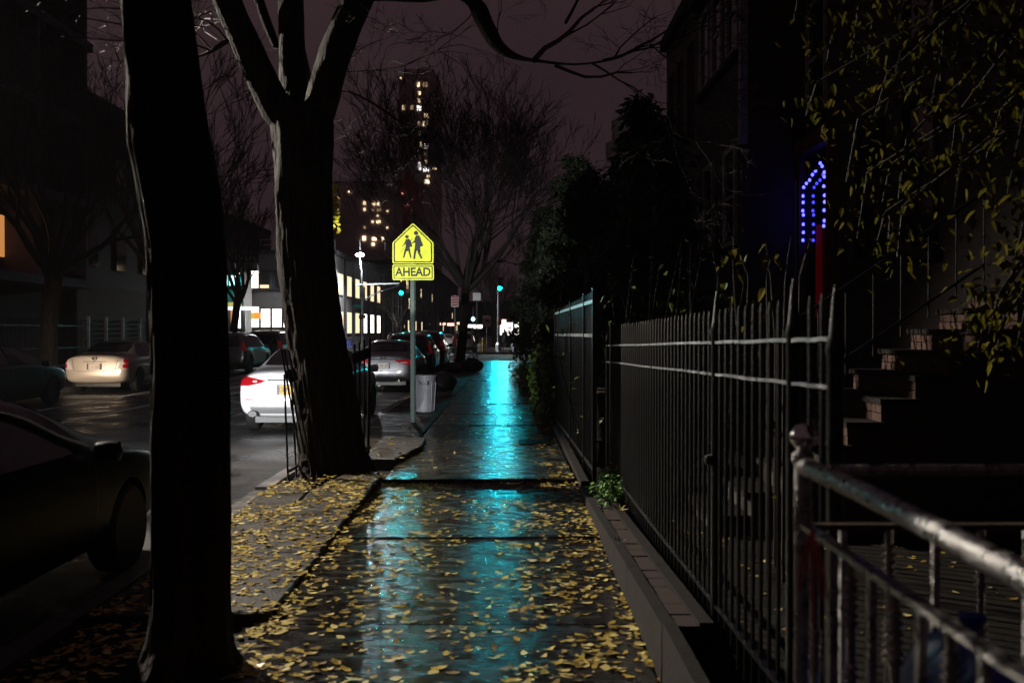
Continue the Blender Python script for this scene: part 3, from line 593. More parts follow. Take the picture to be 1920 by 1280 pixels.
for px, py, d, dx, dz, L, r in ((1000, 116, 10.8, .6, .55, 1.0, .034), (1060, 45, 10.8, .3, .9, .8, .02), (1130, 115, 10.8, .7, .3, .7, .018), (1040, 124, 10.8, .8, -.7, .9, .02), (1110, 120, 10.8, .8, -.8, .9, .014),
        (1190, 92, 10.8, .9, .3, .8, .016), (1250, 82, 10.8, 1, .2, .8, .012), (930, 92, 10.8, .3, 1, .6, .010), (890, 20, 10.8, -.5, -.6, .6, .008), (1150, 112, 10.8, .5, .9, .7, .012), (1220, 86, 10.8, .5, -.7, .7, .01)):
    grow(tb, P(px, py, d), Vector((dx, rnd.uniform(-.5, .5), dz)), L, r, 5, rnd, .03, .85, 3, .38, .74, .0028)
for px, py, d in ((700, 133, 11.2), (760, 124, 11.4), (740, 222, 11.7), (790, 244, 11.9), (690, 190, 11.5), (820, 96, 11.6)):
    for k in range(3): grow(tb, P(px, py, d), Vector((rnd.uniform(-.2, 1), rnd.uniform(-.5, .5), rnd.uniform(-.7, .5))), .65, .006, 3, rnd, -.02, .8, 3, .35, .7, .0018)
for px, py, d, dx in ((400, 98, 11, -1), (370, 110, 11, -.6), (480, 0, 11.2, -.4), (440, 40, 10.7, -.7), (430, 80, 10.9, -.3)):
    for k in range(3): grow(tb, P(px, py, d), Vector((dx, rnd.uniform(-.6, .6), rnd.uniform(-.3, .8))), .9, .012, 3, rnd, .02, .9, 3, .35, .7, .002)
tb.build('twigs', 'twig', t2, fix=False)
# hanging spray of lit yellow leaves behind the trunk
tb = MB(); q0 = P(560, 100, 16.5); tb.tube([P(545, -60, 11.5), P(560, 60, 14), P(600, 220, 16.6), P(622, 340, 17.0), P(628, 420, 17.0)], [.06, .045, .02, .008, .004], 6); tb.build('hanging_branch', 'twig', t2)
def ginkgo(curl=0.25, notch=0.12):
    vs = [(0, -.9, 0), (.03, 0, .0), (-.03, 0, 0)]; n = 6
    for k in range(n + 1):
        a = R(-62 + 124 * k / n); r = 1.0 - (notch if k == n // 2 else 0) + (.04 if k % 2 else 0)
        vs.append((math.sin(a) * r, math.cos(a) * r, curl * (abs(math.sin(a)) ** 2) * 1.0 + (.08 if k % 2 else 0) * curl))
    fs = [(0, 1, 2)] + [(1 if k >= n // 2 else 2, 3 + k + 1, 3 + k) for k in range(n)] + [(2, 1, 3 + n // 2)]
    return vs, fs
gl = MB().add(*ginkgo(.3)).build('leaf', 'leaf_yellow', mesh_only=True, fix=False)
for k in range(30):
    p = P(627 + rnd.uniform(-4, 9), 346 + k * 3.1 + rnd.uniform(-3, 3), 17.0 + rnd.uniform(-.08, .08)) - Vector(t2.location)
    inst('leaf', gl, t2, p, (R(rnd.uniform(60, 130)), rnd.uniform(-.8, .8), rnd.uniform(-1, 1)), (.055,) * 3)

# iron tree guard, bent outwards
gd = thing('tree_guard', 'bent black iron tree guard leaning around the forked tree', 'tree guard', (-1.8, 10.6, 0))
for x0, y0, x1, y1 in ((562, 790 + 60, 527, 652), (570, 850, 533, 655), (578, 850, 541, 656)): MB().tube([P(x0, y0, 10.35), P(x1, y1, 10.2)], .011, 6).build('bar', 'iron', gd)
MB().bar(P(538, 706, 10.28), P(556, 700, 10.3), .012, .13).build('plate', 'iron', gd)
for k, px in enumerate((668, 675, 682, 690)): MB().tube([P(px, 850, 10.9 + k * .12), P(px - 3 + k * 2, 633 + (3 - k) * 4, 10.9 + k * .12)], .011 if k < 3 else .017, 6).build('bar', 'iron', gd)
MB().bar(P(662, 672, 10.9), P(694, 660, 11.3), .012, .12).build('plate', 'iron', gd); MB().bar(P(662, 845, 10.9), P(694, 838, 11.3), .02, .03).build('rail', 'iron', gd)
for k in range(5): MB().tube([(-2.3 + k * .02, 10.35 + k * .32, -.05), (-2.34, 10.35 + k * .32, 1.15)], .011, 6).build('bar', 'iron', gd)
MB().bar((-2.28, 10.3, .15), (-2.28, 11.7, .15), .02, .03).build('rail', 'iron', gd)

def bare_tree(name, label, base, H, r, seed, spread=.6, fork=.3, nl=7, depth=4, L=None, up=.12, kids=3, lean=(0, 0), m='twig', group=None, minr=.007, tm='bark', tw=.25):
    t = thing(name, label, 'tree', base, group); rnd = random.Random(seed); b = Vector(base); top = b + Vector((lean[0], lean[1], H * fork))
    mid = b.lerp(top, .5) + Vector((rnd.uniform(-.1, .1), 0, 0))
    trunk_mesh([b - Vector((0, 0, .08)), b + Vector((0, 0, .25)), mid, top], [r * 1.45, r, r * .9, r * .95], 14, .08, seed).build('trunk', tm, t, smooth=True, ang=70)
    tb = MB(); L = L or H * .32
    for k in range(nl):
        a = 2 * math.pi * (k + rnd.uniform(-.3, .3)) / nl; s = spread * rnd.uniform(.5, 1.25)
        grow(tb, top - Vector((0, 0, rnd.uniform(0, H * .05))), Vector((math.cos(a) * s, math.sin(a) * s, 1)), L * rnd.uniform(.8, 1.2), r * rnd.uniform(.4, .62), depth, rnd, up, .62, kids, tw, .74, minr)
    tb.build('crown', m, t, fix=False); return t
bare_tree('street_tree', 'bare vase shaped tree behind the yellow sign with garbage bags at its foot', (-1.98, 40, 0), 12.5, .2, 5, 1.05, .30, 14, 6, 3.0, .10, 3, (.25, 0), minr=.011)
bare_tree('street_tree', 'dark tree with a stout trunk on the far pavement at far left', (-13.9, 30, 0), 11, .28, 8, .7, .3, 8, 5, 3.0, .1, 3, (.2, 0), minr=.012)
bare_tree('street_tree', 'tree with forked stems on the far pavement left of the forked trunk', (-13.2, 47, 0), 10, .2, 9, .7, .32, 7, 5, 2.6, .12, 3, (.4, 0), minr=.013)
bare_tree('street_tree', 'bare tree over the dark brick building behind the nearest trunk', (-14, 39, 0), 13, .22, 12, .8, .35, 9, 5, 3.2, .1, 3, minr=.014)
FT = 'bare street trees far beyond the junction'
for j, (x, y, h) in enumerate(((-11.6, 104, 6.5), (-12.6, 118, 8), (-1.6, 100, 9), (-1.6, 118, 10), (-12.8, 150, 10), (-1.5, 150, 11), (4.5, 88, 9), (-12.9, 190, 11), (-1.3, 190, 12))):
    bare_tree('street_tree', ['small pale lit tree beside the scaffold beyond the street lamp', 'bare tree just past the pale lit one on the far left pavement', 'bare tree past the junction on the right kerb', 'second bare tree past the junction on the right kerb', 'third bare tree on the far left pavement', 'third bare tree on the far right kerb', 'bare tree behind the pedestrian beyond the junction', 'most distant bare tree on the left', 'most distant bare tree on the right'][j],
              (x, y, 0), h, .16, 30 + j, .7, .3, 7, 4, h * .28, .12, 3, minr=.012, m='bark_pale' if j == 0 else 'twig', group=FT)

# ------------------------------------------------------------------ leaf masses
def leafquad(mb, p, s, rnd, droop=.0, fold=.12, long=1.5):
    a = rnd.uniform(0, 6.283); t = rnd.gauss(0, .5) - droop; d = Vector((math.cos(a) * math.cos(t), math.sin(a) * math.cos(t), math.sin(t)))
    sd = Vector((-math.sin(a), math.cos(a), rnd.gauss(0, .35))).normalized() * s * .5; up = d.cross(sd).normalized() * s * fold; e = d * s * long
    p = Vector(p); dn = Vector((0, 0, -s * .25)); mb.add([p, p + e * .22 + sd * .95 + up, p + e * .6 + sd * .8 + up * .7 + dn * .3, p + e + dn, p + e * .6 - sd * .8 + up * .7 + dn * .3, p + e * .22 - sd * .95 + up, p + e * .55 + dn * .2],
        [(0, 1, 6), (1, 2, 6), (2, 3, 6), (3, 4, 6), (4, 5, 6), (5, 0, 6)])
def evergreen(label, base, H, rx, ry, seed, n=5200, s=.075, m='needle'):
    t = thing('evergreen', label, 'tree', base); rnd = random.Random(seed); b = Vector(base); tb = MB(); lv = MB()
    tb.tube([b, b + Vector((.05, 0, H * .5)), b + Vector((0, 0, H * .92))], [.13, .08, .02], 8)
    nb = 60
    for k in range(nb):
        z = H * rnd.uniform(.12, .97); a = rnd.uniform(0, 6.283); w = (1 - (z / H) ** 1.6) * rnd.uniform(.55, 1.12) + .08
        q = b + Vector((math.cos(a) * rx * w, math.sin(a) * ry * w, z + rnd.uniform(.0, .35))); o = b + Vector((0, 0, z - .2))
        mid = o.lerp(q, .55) + Vector((0, 0, .12)); tb.tube([o, mid, q], [.022, .014, .004], 4, cap=False)
        for j in range(n // nb):
            u = rnd.random() ** .6; c = o.lerp(q, u) if rnd.random() < .5 else mid.lerp(q, u)
            leafquad(lv, c + Vector((rnd.gauss(0, .15), rnd.gauss(0, .15), rnd.gauss(0, .10))), s * rnd.uniform(.6, 1.3), rnd, .25, .1, 2.4)
    tb.build('trunk', 'bark', t, fix=False); o = lv.build('crown', m, t, fix=False); o['kind'] = 'stuff'; return t
evergreen('dark yew bush rising behind the near end of the tall fence', (2.2, 15.2, 0), 4.3, 1.25, 1.6, 1, 11000)
evergreen('tall dark evergreen with drooping sprays before the brick house', (2.55, 18.5, 0), 5.8, 1.2, 1.8, 2, 12000)
evergreen('broad dark evergreen behind the far end of the tall fence', (1.7, 20.5, 0), 4.6, 1.25, 2.0, 3, 11000)
evergreen('dark evergreen before the low house with the chimney', (1.9, 26.5, 0), 6.2, 1.5, 2.2, 4, 10000, .085)
evergreen('drooping green evergreen hanging over the wooden fence', (1.25, 33, 0), 5.6, 1.4, 2.4, 5, 10000, .09)
evergreen('farthest dark evergreen at the corner before the junction', (1.6, 43, 0), 7.0, 1.7, 2.8, 6, 9000, .11)

def leafy(name, label, cat, base, pts, n, s, m, seed, spread=.12, stems=True, keep=0, droop=.4, kid='leaf'):
    """plant of stems through pts with loose leaves; the biggest ones are single parts"""
    t = thing(name, label, cat, base); rnd = random.Random(seed); tb = MB(); lv = MB()
    for path in pts: tb.tube(path, [.012 * (1 - .7 * k / max(1, len(path) - 1)) for k in range(len(path))], 5, cap=False)
    tb.build('stem', 'twig', t, fix=False)
    for k in range(n):
        path = rnd.choice(pts); i = rnd.randrange(len(path) - 1); c = Vector(path[i]).lerp(Vector(path[i + 1]), rnd.random()) + Vector((rnd.gauss(0, spread), rnd.gauss(0, spread), rnd.gauss(0, spread)))
        if k < keep:
            one = MB(); leafquad(one, c, s * rnd.uniform(.8, 1.35), rnd, droop); one.build(kid, m, t, fix=False)
        else: leafquad(lv, c, s * rnd.uniform(.6, 1.2), rnd, droop)
    if n > keep: o = lv.build('foliage', m, t, fix=False); o['kind'] = 'stuff'
    return t
rnd = random.Random(77)
ivy = [[Vector((.72 + rnd.uniform(-.06, .03), y, .05)), Vector((.70 + rnd.uniform(-.08, .04), y + rnd.uniform(-.3, .3), .6)), Vector((.72, y + rnd.uniform(-.5, .5), rnd.uniform(.9, 1.35)))] for y in [16.4 + k * .42 for k in range(22)]]
leafy('ivy_hedge', 'bright green ivy clump growing along the path past the tall fence', 'hedge', (.72, 20, 0), ivy, 2600, .075, 'leaf_green', 5, .09, droop=.5)
low = [[Vector((.66, y, .02)), Vector((.5 + rnd.uniform(-.2, .1), y + rnd.uniform(-.4, .4), .25)), Vector((.45 + rnd.uniform(-.2, .15), y + rnd.uniform(-.4, .4), rnd.uniform(.15, .45)))] for y in [26 + k * .6 for k in range(18)]]
leafy('ground_shrub', 'low leafy shrub spilling over the wet path before the junction', 'shrub', (.6, 31, 0), low, 900, .09, 'leaf_green', 6, .12)
# big leaved vine tree overhead at right
vb = Vector((3.6, 5.6, 0)); vp = []
for k in range(58):
    z = rnd.uniform(2.3, 4.8); x = rnd.uniform(1.85, 3.2); yy = rnd.uniform(4.6, 6.6)
    if x < 2.1 and z < 2.9: x += .5
    o = vb + Vector((0, 0, z + rnd.uniform(.2, .9))); e = Vector((x, yy, z)); vp.append([o, o.lerp(e, .5) + Vector((0, 0, .25)), e, e + Vector((-.05, rnd.uniform(-.1, .1), -rnd.uniform(.15, .45)))])
for k in range(12):
    e = Vector((rnd.uniform(2.45, 2.85), rnd.uniform(4.7, 5.4), rnd.uniform(1.5, 2.3))); o = vb + Vector((0, 0, e.z + .7)); vp.append([o, o.lerp(e, .5) + Vector((0, 0, .3)), e, e + Vector((-.05, 0, -.2))])
vt = leafy('leafy_tree', 'tree with large yellow green leaves hanging in from the upper right', 'tree', vb, [q[1:] for q in vp], 4600, .040, 'leaf_vine', 9, .12, keep=290, droop=.7)
tb = MB().tube([vb, vb + Vector((.05, 0, 2.5)), vb + Vector((0, .1, 5.6))], [.14, .11, .05], 10)
for q in vp: tb.tube(q[:2], [.02, .012], 4, cap=False)
tb.build('trunk', 'bark', vt, fix=False)
vn = [[P(x, 640, d), P(x + rnd.uniform(-10, 10), 520, d), P(x + rnd.uniform(-25, 25), rnd.uniform(410, 480), d)] for x, d in ((1400, 6.5), (1440, 6.3), (1470, 6.2), (1500, 6.0), (1385, 7), (1455, 6.6), (1300, 8.5), (1350, 8))]
leafy('climbing_vine', 'thin climbing vine with small yellow leaves rising behind the near fence', 'vine', (1.6, 6.4, 0), [[Vector((q[0].x, q[0].y, .03))] + q for q in vn], 90, .05, 'leaf_vine', 10, .05, keep=60)
fr = []
for k in range(16): a = rnd.uniform(0, 6.283); o = Vector((.94, 8.75, .1)); e = o + Vector((math.cos(a) * .22, math.sin(a) * .55, rnd.uniform(-.02, .22))); fr.append([o, o.lerp(e, .5) + Vector((0, 0, .13)), e])
leafy('fern', 'small green fern growing over the low wall', 'fern', (.94, 8.75, .08), fr, 900, .034, 'fern_green', 12, .03, droop=.2)
sp = [[P(1187, 870, 9.6), P(1188, 840, 9.6), P(1186, 800, 9.6)]]
leafy('creeper', 'short trailing creeper with yellow leaves on the near fence bars', 'vine', P(1187, 880, 9.6), sp, 16, .035, 'leaf_yellow', 13, .015, keep=16)
bk = []
for k in range(26): x, d = rnd.uniform(1080, 1400), rnd.uniform(10.8, 14); o = Vector(((x - CX) / FPX * d, d, .03)); e = P(x + rnd.uniform(-60, 60), rnd.uniform(440, 600), d); bk.append([o, o.lerp(e, .6) + Vector((rnd.uniform(-.2, .2), 0, 0)), e])
leafy('garden_shrub', 'thin stemmed half bare shrub behind the near iron fence', 'shrub', (1.6, 12.4, 0), bk, 260, .06, 'leaf_green', 15, .12)

# ------------------------------------------------------------------ fallen leaves
variants = []
for k in range(5):
    for m in ('leaf_fall', 'leaf_fall_b', 'leaf_fall_c'):
        variants.append(MB().add(*ginkgo(.04 + .06 * k, .05 + .05 * k)).build('fallen_leaf', m, mesh_only=True, fix=False))
rnd = random.Random(99); spots = []
def clump(x, y): return noise.noise(Vector((x * 2.3, y * 1.7, 4.0))) + .5 * noise.noise(Vector((x * 6, y * 5, 9.0))) > rnd.uniform(-.55, .5)
def try_add(x, y, yard_=False):
    if clump(x, y): spots.append((y, x, (.032 + .0 if yard_ else ground_z(x, y)) + .004, min(.05, max(.016, rnd.gauss(.030, .010)))))
for k in range(5600):                          # tree strip, thick drifts
    y = 3.2 + 7.3 * rnd.random(); try_add(rnd.uniform(-2.38, -1.2), y)
for k in range(4300): y = 3.6 + 6.9 * rnd.random() ** 1.15; try_add(max(-1.32, min(.68, rnd.choice((rnd.gauss(-.95, .4), rnd.uniform(-1.32, .68), rnd.gauss(.4, .25))))), y)
for k in range(1500): try_add(rnd.choice((rnd.uniform(-1.32, .68), rnd.gauss(-1.6, .4), rnd.gauss(.55, .1))), rnd.uniform(10.5, 20))
for k in range(1100): try_add(rnd.choice((rnd.uniform(-2.3, -1.2), rnd.gauss(.5, .12), rnd.uniform(-1.3, .6))), rnd.uniform(20, 44))
for k in range(520): try_add(rnd.uniform(1.05, 4.0), rnd.uniform(2.4, 9), True)
spots = [s for s in spots if s[1] < .69 or s[1] > 1.0]
def vis(s):
    px = CX + s[1] / s[0] * FPX; py = HY + EYE / s[0] * FPX; return s[3] / s[0] if (430 < px < 1330 and py < 1290 and s[1] < .7) else 0
spots.sort(key=lambda s: -vis(s))
for i, (y, x, z, s) in enumerate(spots[:300]):
    vi = rnd.randrange(15); o = inst('fallen_leaf', variants[vi], None, (x, y, z), (rnd.gauss(0, .09), rnd.gauss(0, .09), rnd.uniform(0, 6.28)), (s, s, s))
    kd = ('golden yellow', 'dull brown', 'pale cream yellow')[vi % 3]; pl = 'tree strip slabs' if x < -1.33 else ('wet path close to the low wall' if x > .2 else 'middle of the wet path')
    pl += ', foreground' if y < 5.5 else ''
    tag(o, '%s fan leaf fallen on the %s' % (kd, pl), 'leaf', '%s leaves fallen on the %s' % (kd, pl))
rest = {m: MB() for m in ('leaf_fall', 'leaf_fall_b', 'leaf_fall_c')}
for y, x, z, s in spots[300:]:
    vs_, fs_ = ginkgo(rnd.uniform(.03, .3), rnd.uniform(.05, .25)); M_ = Matrix.Translation((x, y, z)) @ Euler((rnd.gauss(0, .09), rnd.gauss(0, .09), rnd.uniform(0, 6.28))).to_matrix().to_4x4() @ Matrix.Scale(s, 4)
    rest[rnd.choice(list(rest))].add([M_ @ Vector(v) for v in vs_], fs_)
for m, lab in (('leaf_fall', 'drift of yellow fallen leaves scattered over path, strip and yard'), ('leaf_fall_b', 'scatter of browner fallen leaves over path, strip and yard'), ('leaf_fall_c', 'scatter of palest fallen leaves over path, strip and yard')):
    o = rest[m].build('leaf_litter', m, fix=False); tag(o, lab, 'leaves', kind='stuff')
for k, (x, y) in enumerate(((.9, 8.1), (.73, 6.6), (.95, 9.7))):
    one = MB()
    for j in range(5): a = R(-100 + j * 50); one.add([(0, 0, 0), (math.sin(a - .25) * .03, math.cos(a - .25) * .03, .01), (math.sin(a) * .07, math.cos(a) * .07, .022), (math.sin(a + .25) * .03, math.cos(a + .25) * .03, .01)], [(0, 1, 2, 3)])
    o = one.build('maple_leaf', 'leaf_fall_c' if k != 1 else 'sign_white', fix=False); o.location = (x, y, wall_h(y) + .02); o.rotation_euler = (R(25), 0, k)
    tag(o, ['large tan leaf caught on the wall below the fern', 'pale grey leaf on the stone edge of the low wall', 'tan leaf stuck by the fence bars above the fern'][k], 'leaf')
# ================================================================== cars
PROFILES = {
 # y, zbottom, belt, top, half width, half roof width   (y from the rear bumper)
 'sedan': [(0.0, .34, .84, 1.00, .76, .60), (.10, .27, .90, 1.06, .865, .67), (.45, .23, .93, 1.09, .90, .68), (.80, .21, .945, 1.13, .91, .655), (1.15, .2, .95, 1.30, .915, .60), (1.55, .2, .955, 1.42, .915, .575), (2.1, .2, .955, 1.465, .915, .58),
           (2.7, .2, .95, 1.435, .915, .585), (3.15, .2, .945, 1.29, .915, .62), (3.65, .21, .93, 1.05, .91, .70), (4.15, .22, .87, .98, .90, .70), (4.6, .25, .78, .89, .86, .64), (4.82, .34, .64, .72, .70, .5)],
 'suv':   [(0.0, .40, .95, 1.22, .80, .64), (.10, .32, .98, 1.36, .885, .66), (.3, .28, 1.0, 1.54, .91, .65), (.7, .26, 1.0, 1.65, .93, .645), (1.4, .26, 1.0, 1.68, .935, .645), (2.2, .26, 1.0, 1.67, .935, .645), (2.8, .26, .995, 1.60, .935, .65),
           (3.2, .26, .99, 1.40, .93, .68), (3.6, .27, .98, 1.16, .925, .73), (4.1, .28, .95, 1.07, .91, .73), (4.5, .31, .86, .98, .87, .66), (4.68, .42, .70, .80, .72, .52)],
 'van':   [(0.0, .36, .98, 1.40, .86, .68), (.10, .29, 1.0, 1.58, .94, .70), (.3, .27, 1.02, 1.70, .965, .70), (.8, .26, 1.02, 1.75, .975, .70), (1.8, .26, 1.02, 1.76, .98, .70), (2.8, .26, 1.0, 1.73, .98, .70), (3.4, .26, 1.0, 1.58, .975, .71),
           (3.9, .27, .98, 1.30, .965, .75), (4.3, .28, .95, 1.06, .94, .74), (4.75, .30, .84, .92, .90, .68), (5.0, .40, .66, .74, .74, .54)],
}
def ev(o):
    dg = bpy.context.evaluated_depsgraph_get(); return bpy.data.meshes.new_from_object(o.evaluated_get(dg))
def body_mesh(kind, wheels, wr):
    mb = MB(); st = PROFILES[kind]; N = 17
    for i, (y, zb, be, tp, w, wt) in enumerate(st):
        h = [(0, zb), (.80 * w, zb), (.955 * w, zb + .09), (w, zb + .45 * (be - zb)), (.985 * w, be - .05), (.945 * w, be + .015), (wt + .035, tp - .075), (wt * .84, tp - .016), (0, tp)]
        for sgn in (1, -1):
            for k, (x, z) in enumerate(h):
                if sgn == -1 and k in (0, 8): continue
                yy = y
                if i == 0: yy += .05 * max(0, (z - .62) / .4) + (.05 if z < .42 else 0)
                if i == len(st) - 1: yy -= .03 * (z < .42)
                mb.v.append((x * sgn, yy, z))
    A = list(range(0, 9)); B = [0] + list(range(9, 16)) + [8]; M = 16
    for i in range(len(st) - 1):
        o, q = i * M, (i + 1) * M
        for L, fl in ((A, 0), (B, 1)):
            for k in range(8):
                f = (o + L[k], o + L[k+1], q + L[k+1], q + L[k]); mb.f.append(f if fl else tuple(reversed(f)))
    for o, fl in ((0, 0), ((len(st) - 1) * M, 1)):
        for k in range(8):
            f = [o + A[k], o + A[k+1], o + B[k+1], o + B[k]]; f = list(dict.fromkeys(f)); mb.f.append(tuple(f) if fl else tuple(reversed(f)))
    o = mb.build('tmp', 'tyre'); md = o.modifiers.new('s', 'SUBSURF'); md.levels = 2; md.render_levels = 2
    smooth = ev(o); bvh_o = BVHTree.FromPolygons([v.co.copy() for v in smooth.vertices], [tuple(p.vertices) for p in smooth.polygons])
    cut = MB()
    for y in wheels:
        for s in (-1, 1): cut.lathe([(wr + .055, -.17), (wr + .055, .35)] if s > 0 else [(wr + .055, -.35), (wr + .055, .17)], (s * .83, y, wr), 28, 'x')
    c = cut.build('cut', 'tyre'); bo = o.modifiers.new('b', 'BOOLEAN'); bo.object = c; bo.operation = 'DIFFERENCE'; bo.solver = 'EXACT'
    me = ev(o); bpy.data.objects.remove(o); bpy.data.objects.remove(c)
    me.materials.clear(); me.shade_smooth(); me.set_sharp_from_angle(angle=R(35)); return me, bvh_o
BODY = {k: None for k in PROFILES}
WH = {'sedan': (.98, 3.80, .325), 'suv': (.88, 3.62, .36), 'van': (.98, 3.98, .345)}
def patch(bvh, rows, mode, name, m, parent, n=10, mr=6, off=.006):
    rs = []
    for (v0, a0, b0), (v1, a1, b1) in zip(rows, rows[1:]):
        for k in range(mr): t = k / mr; rs.append((v0 + (v1 - v0) * t, a0 + (a1 - a0) * t, b0 + (b1 - b0) * t))
    rs.append(rows[-1]); vs = []
    for v, a, b in rs:
        for k in range(n + 1):
            u = a + (b - a) * k / n
            if mode == 'rear': o, d = Vector((u, -3, v)), Vector((0, 1, 0))
            elif mode == 'front': o, d = Vector((u, 9, v)), Vector((0, -1, 0))
            elif mode == 'right': o, d = Vector((3, u, v)), Vector((-1, 0, 0))
            elif mode == 'left': o, d = Vector((-3, u, v)), Vector((1, 0, 0))
            else: th = R(u); e = Vector((math.sin(th), -math.cos(th), 0)); o, d = Vector((0, 1.1, v)) + e * 4, -e
            h, nr, _, _ = bvh.ray_cast(o, d)
            if h is None: h = vs[-1] if vs else o + d * 3; nr = -d
            if nr.dot(d) > 0: nr = -nr
            vs.append(Vector(h) + nr * off)
    M = n + 1; fs = [(i*M+k, i*M+k+1, (i+1)*M+k+1, (i+1)*M+k) for i in range(len(rs) - 1) for k in range(n)]
    o = MB().add(vs, fs).build(name, m, parent, smooth=True, local=True, fix=False); return o
WHEEL = {}
def wheel_meshes(r):
    if r in WHEEL: return WHEEL[r]
    ty = MB().lathe([(r*.64, -.10), (r*.9, -.108), (r*.985, -.085), (r, -.04), (r, .04), (r*.985, .085), (r*.9, .108), (r*.64, .10)], (0, 0, 0), 28, 'x').build('tyre', 'tyre', mesh_only=True, smooth=True)
    rm = MB().lathe([(r*.66, -.095), (r*.62, -.07), (r*.60, -.0), (r*.60, .06), (r*.62, .09), (r*.66, .098)], (0, 0, 0), 24, 'x'); rm.lathe([(r*.16, -.09), (r*.17, .085), (r*.1, .095)], (0, 0, 0), 12, 'x')
    for k in range(10): a = math.pi * 2 * k / 10; c, s = math.cos(a), math.sin(a); rm.bar((.075, c*r*.1, s*r*.1), (.085, c*r*.62, s*r*.62), .035, .03, up=(1, 0, 0)); rm.bar((-.075, c*r*.1, s*r*.1), (-.085, c*r*.62, s*r*.62), .035, .03, up=(1, 0, 0))
    WHEEL[r] = (ty, rm.build('rim', 'rim', mesh_only=True)); return WHEEL[r]
def car(label, x, yr, kind, pm, cat='car', name='parked_car', plate=None, tail='tail_red', style='plain', glass='dark_glass', head=None, group=None, rot=0.0, sc=1.0, hi=1.0):
    """yr = world Y of the rear bumper; cars point up the street (+Y)"""
    if BODY[kind] is None: BODY[kind] = body_mesh(kind, WH[kind][:2], WH[kind][2])
    me, bv = BODY[kind]; me = me.copy(); me.materials.append(MATS['paint_' + pm]); st = PROFILES[kind]; Lc = st[-1][0]
    c = thing(name, label, cat, (0, 0, 0), group); inst('body', me, c)
    w0, w1, wr = WH[kind]; ty, rm = wheel_meshes(wr)
    for y in (w0, w1):
        for s in (-1, 1):
            w = bpy.data.objects.new('wheel', None); COL.objects.link(w); w.parent = c; w.location = (s * .80, y, wr); inst('tyre', ty, w); inst('rim', rm, w)
    un = MB().box((-.62, .25, .17), (.62, Lc - .3, .34)).build('underbody', 'plastic_black', c, local=True)
    if kind == 'sedan':
        patch(bv, [(1.115, -.60, .60), (1.24, -.575, .575), (1.385, -.50, .50)], 'rear', 'rear_window', glass, c, 12)
        patch(bv, [(1.03, -.66, .66), (1.2, -.62, .62), (1.385, -.54, .54)], 'front', 'windshield', glass, c, 12)
        sw = [[(.985, 1.02, 1.86), (1.2, 1.22, 1.86), (1.36, 1.55, 1.86)], [(.985, 1.95, 3.3), (1.2, 1.95, 3.02), (1.37, 1.95, 2.72)]]
    elif kind == 'suv':
        patch(bv, [(1.08, -.66, .66), (1.3, -.62, .62), (1.52, -.55, .55)], 'rear', 'rear_window', glass, c, 12); patch(bv, [(1.14, -.68, .68), (1.58, -.56, .56)], 'front', 'windshield', glass, c, 12)
        sw = [[(1.05, .35, 1.0), (1.3, .45, 1.0), (1.52, .62, 1.0)], [(1.05, 1.1, 1.95), (1.54, 1.1, 1.95)], [(1.05, 2.03, 3.2), (1.3, 2.03, 3.0), (1.53, 2.03, 2.72)]]
    else:
        patch(bv, [(1.1, -.70, .70), (1.35, -.67, .67), (1.6, -.58, .58)], 'rear', 'rear_window', glass, c, 12); patch(bv, [(1.1, -.7, .7), (1.6, -.6, .6)], 'front', 'windshield', glass, c, 12)
        sw = [[(1.08, .3, 1.3), (1.6, .5, 1.3)], [(1.08, 1.4, 2.4), (1.6, 1.4, 2.4)], [(1.08, 2.5, 3.85), (1.3, 2.5, 3.62), (1.6, 2.5, 3.2)]]
    for s in ('right', 'left'):
        for rws in sw: patch(bv, rws, s, 'side_window', glass, c, 8)
        for yy in ((1.9, 3.2) if kind == 'sedan' else (1.05, 2.0)): patch(bv, [(.32, yy, yy + .012), (.96, yy, yy + .012)], s, 'door_seam', 'plastic_black', c, 1, 8, .003)
        sg = 1 if s == 'right' else -1; ym = (3.18 if kind == 'sedan' else 3.05 if kind == 'suv' else 3.6); zm = .98 if kind == 'sedan' else 1.07
        MB().lathe([(0, -.1), (.055, -.085), (.07, 0), (.06, .06), (0, .085)], (sg * 1.0, ym, zm), 12, 'x', 1.0, 1.1).build('mirror', 'paint_' + pm, c, smooth=True, local=True)
        for yy in (2.0, 3.0) if kind == 'sedan' else (1.25, 2.3): patch(bv, [(.86, yy, yy + .17), (.885, yy, yy + .17)], s, 'door_handle', 'chrome' if style == 'chrome' else 'paint_' + pm, c, 4, 2, .02)
    zt = st[0][2]
    # lights, seams, plate
    if style == 'coupe':                       # slim pointed lamps that wrap the corner
        for s in (1, -1): lm = patch(bv, [(.80, 33*s, 53*s), (.845, 24*s, 58*s), (.885, 20*s, 60*s), (.93, 30*s, 60*s), (.955, 38*s, 57*s)], 'wrap', 'tail_light', tail, c, 14, 3, .009); patch(bv, [(.855, 27*s, 30*s), (.89, 27*s, 30*s)], 'wrap', 'reverse_lamp', 'lens_clear', lm, 3, 2, .013)
        patch(bv, [(.885, -.36, .36), (.905, -.36, .36)], 'rear', 'chrome_strip', 'chrome', c, 8, 2, .012)
        for s in (1, -1): patch(bv, [(.565, .52*s, .72*s), (.58, .50*s, .74*s)], 'rear', 'reflector', 'tail_red', c, 5, 2, .008)
        patch(bv, [(.34, -.60, .60), (.44, -.66, .66), (.455, -.64, .64)], 'rear', 'diffuser', 'paint_silver', c, 10, 2, .008)
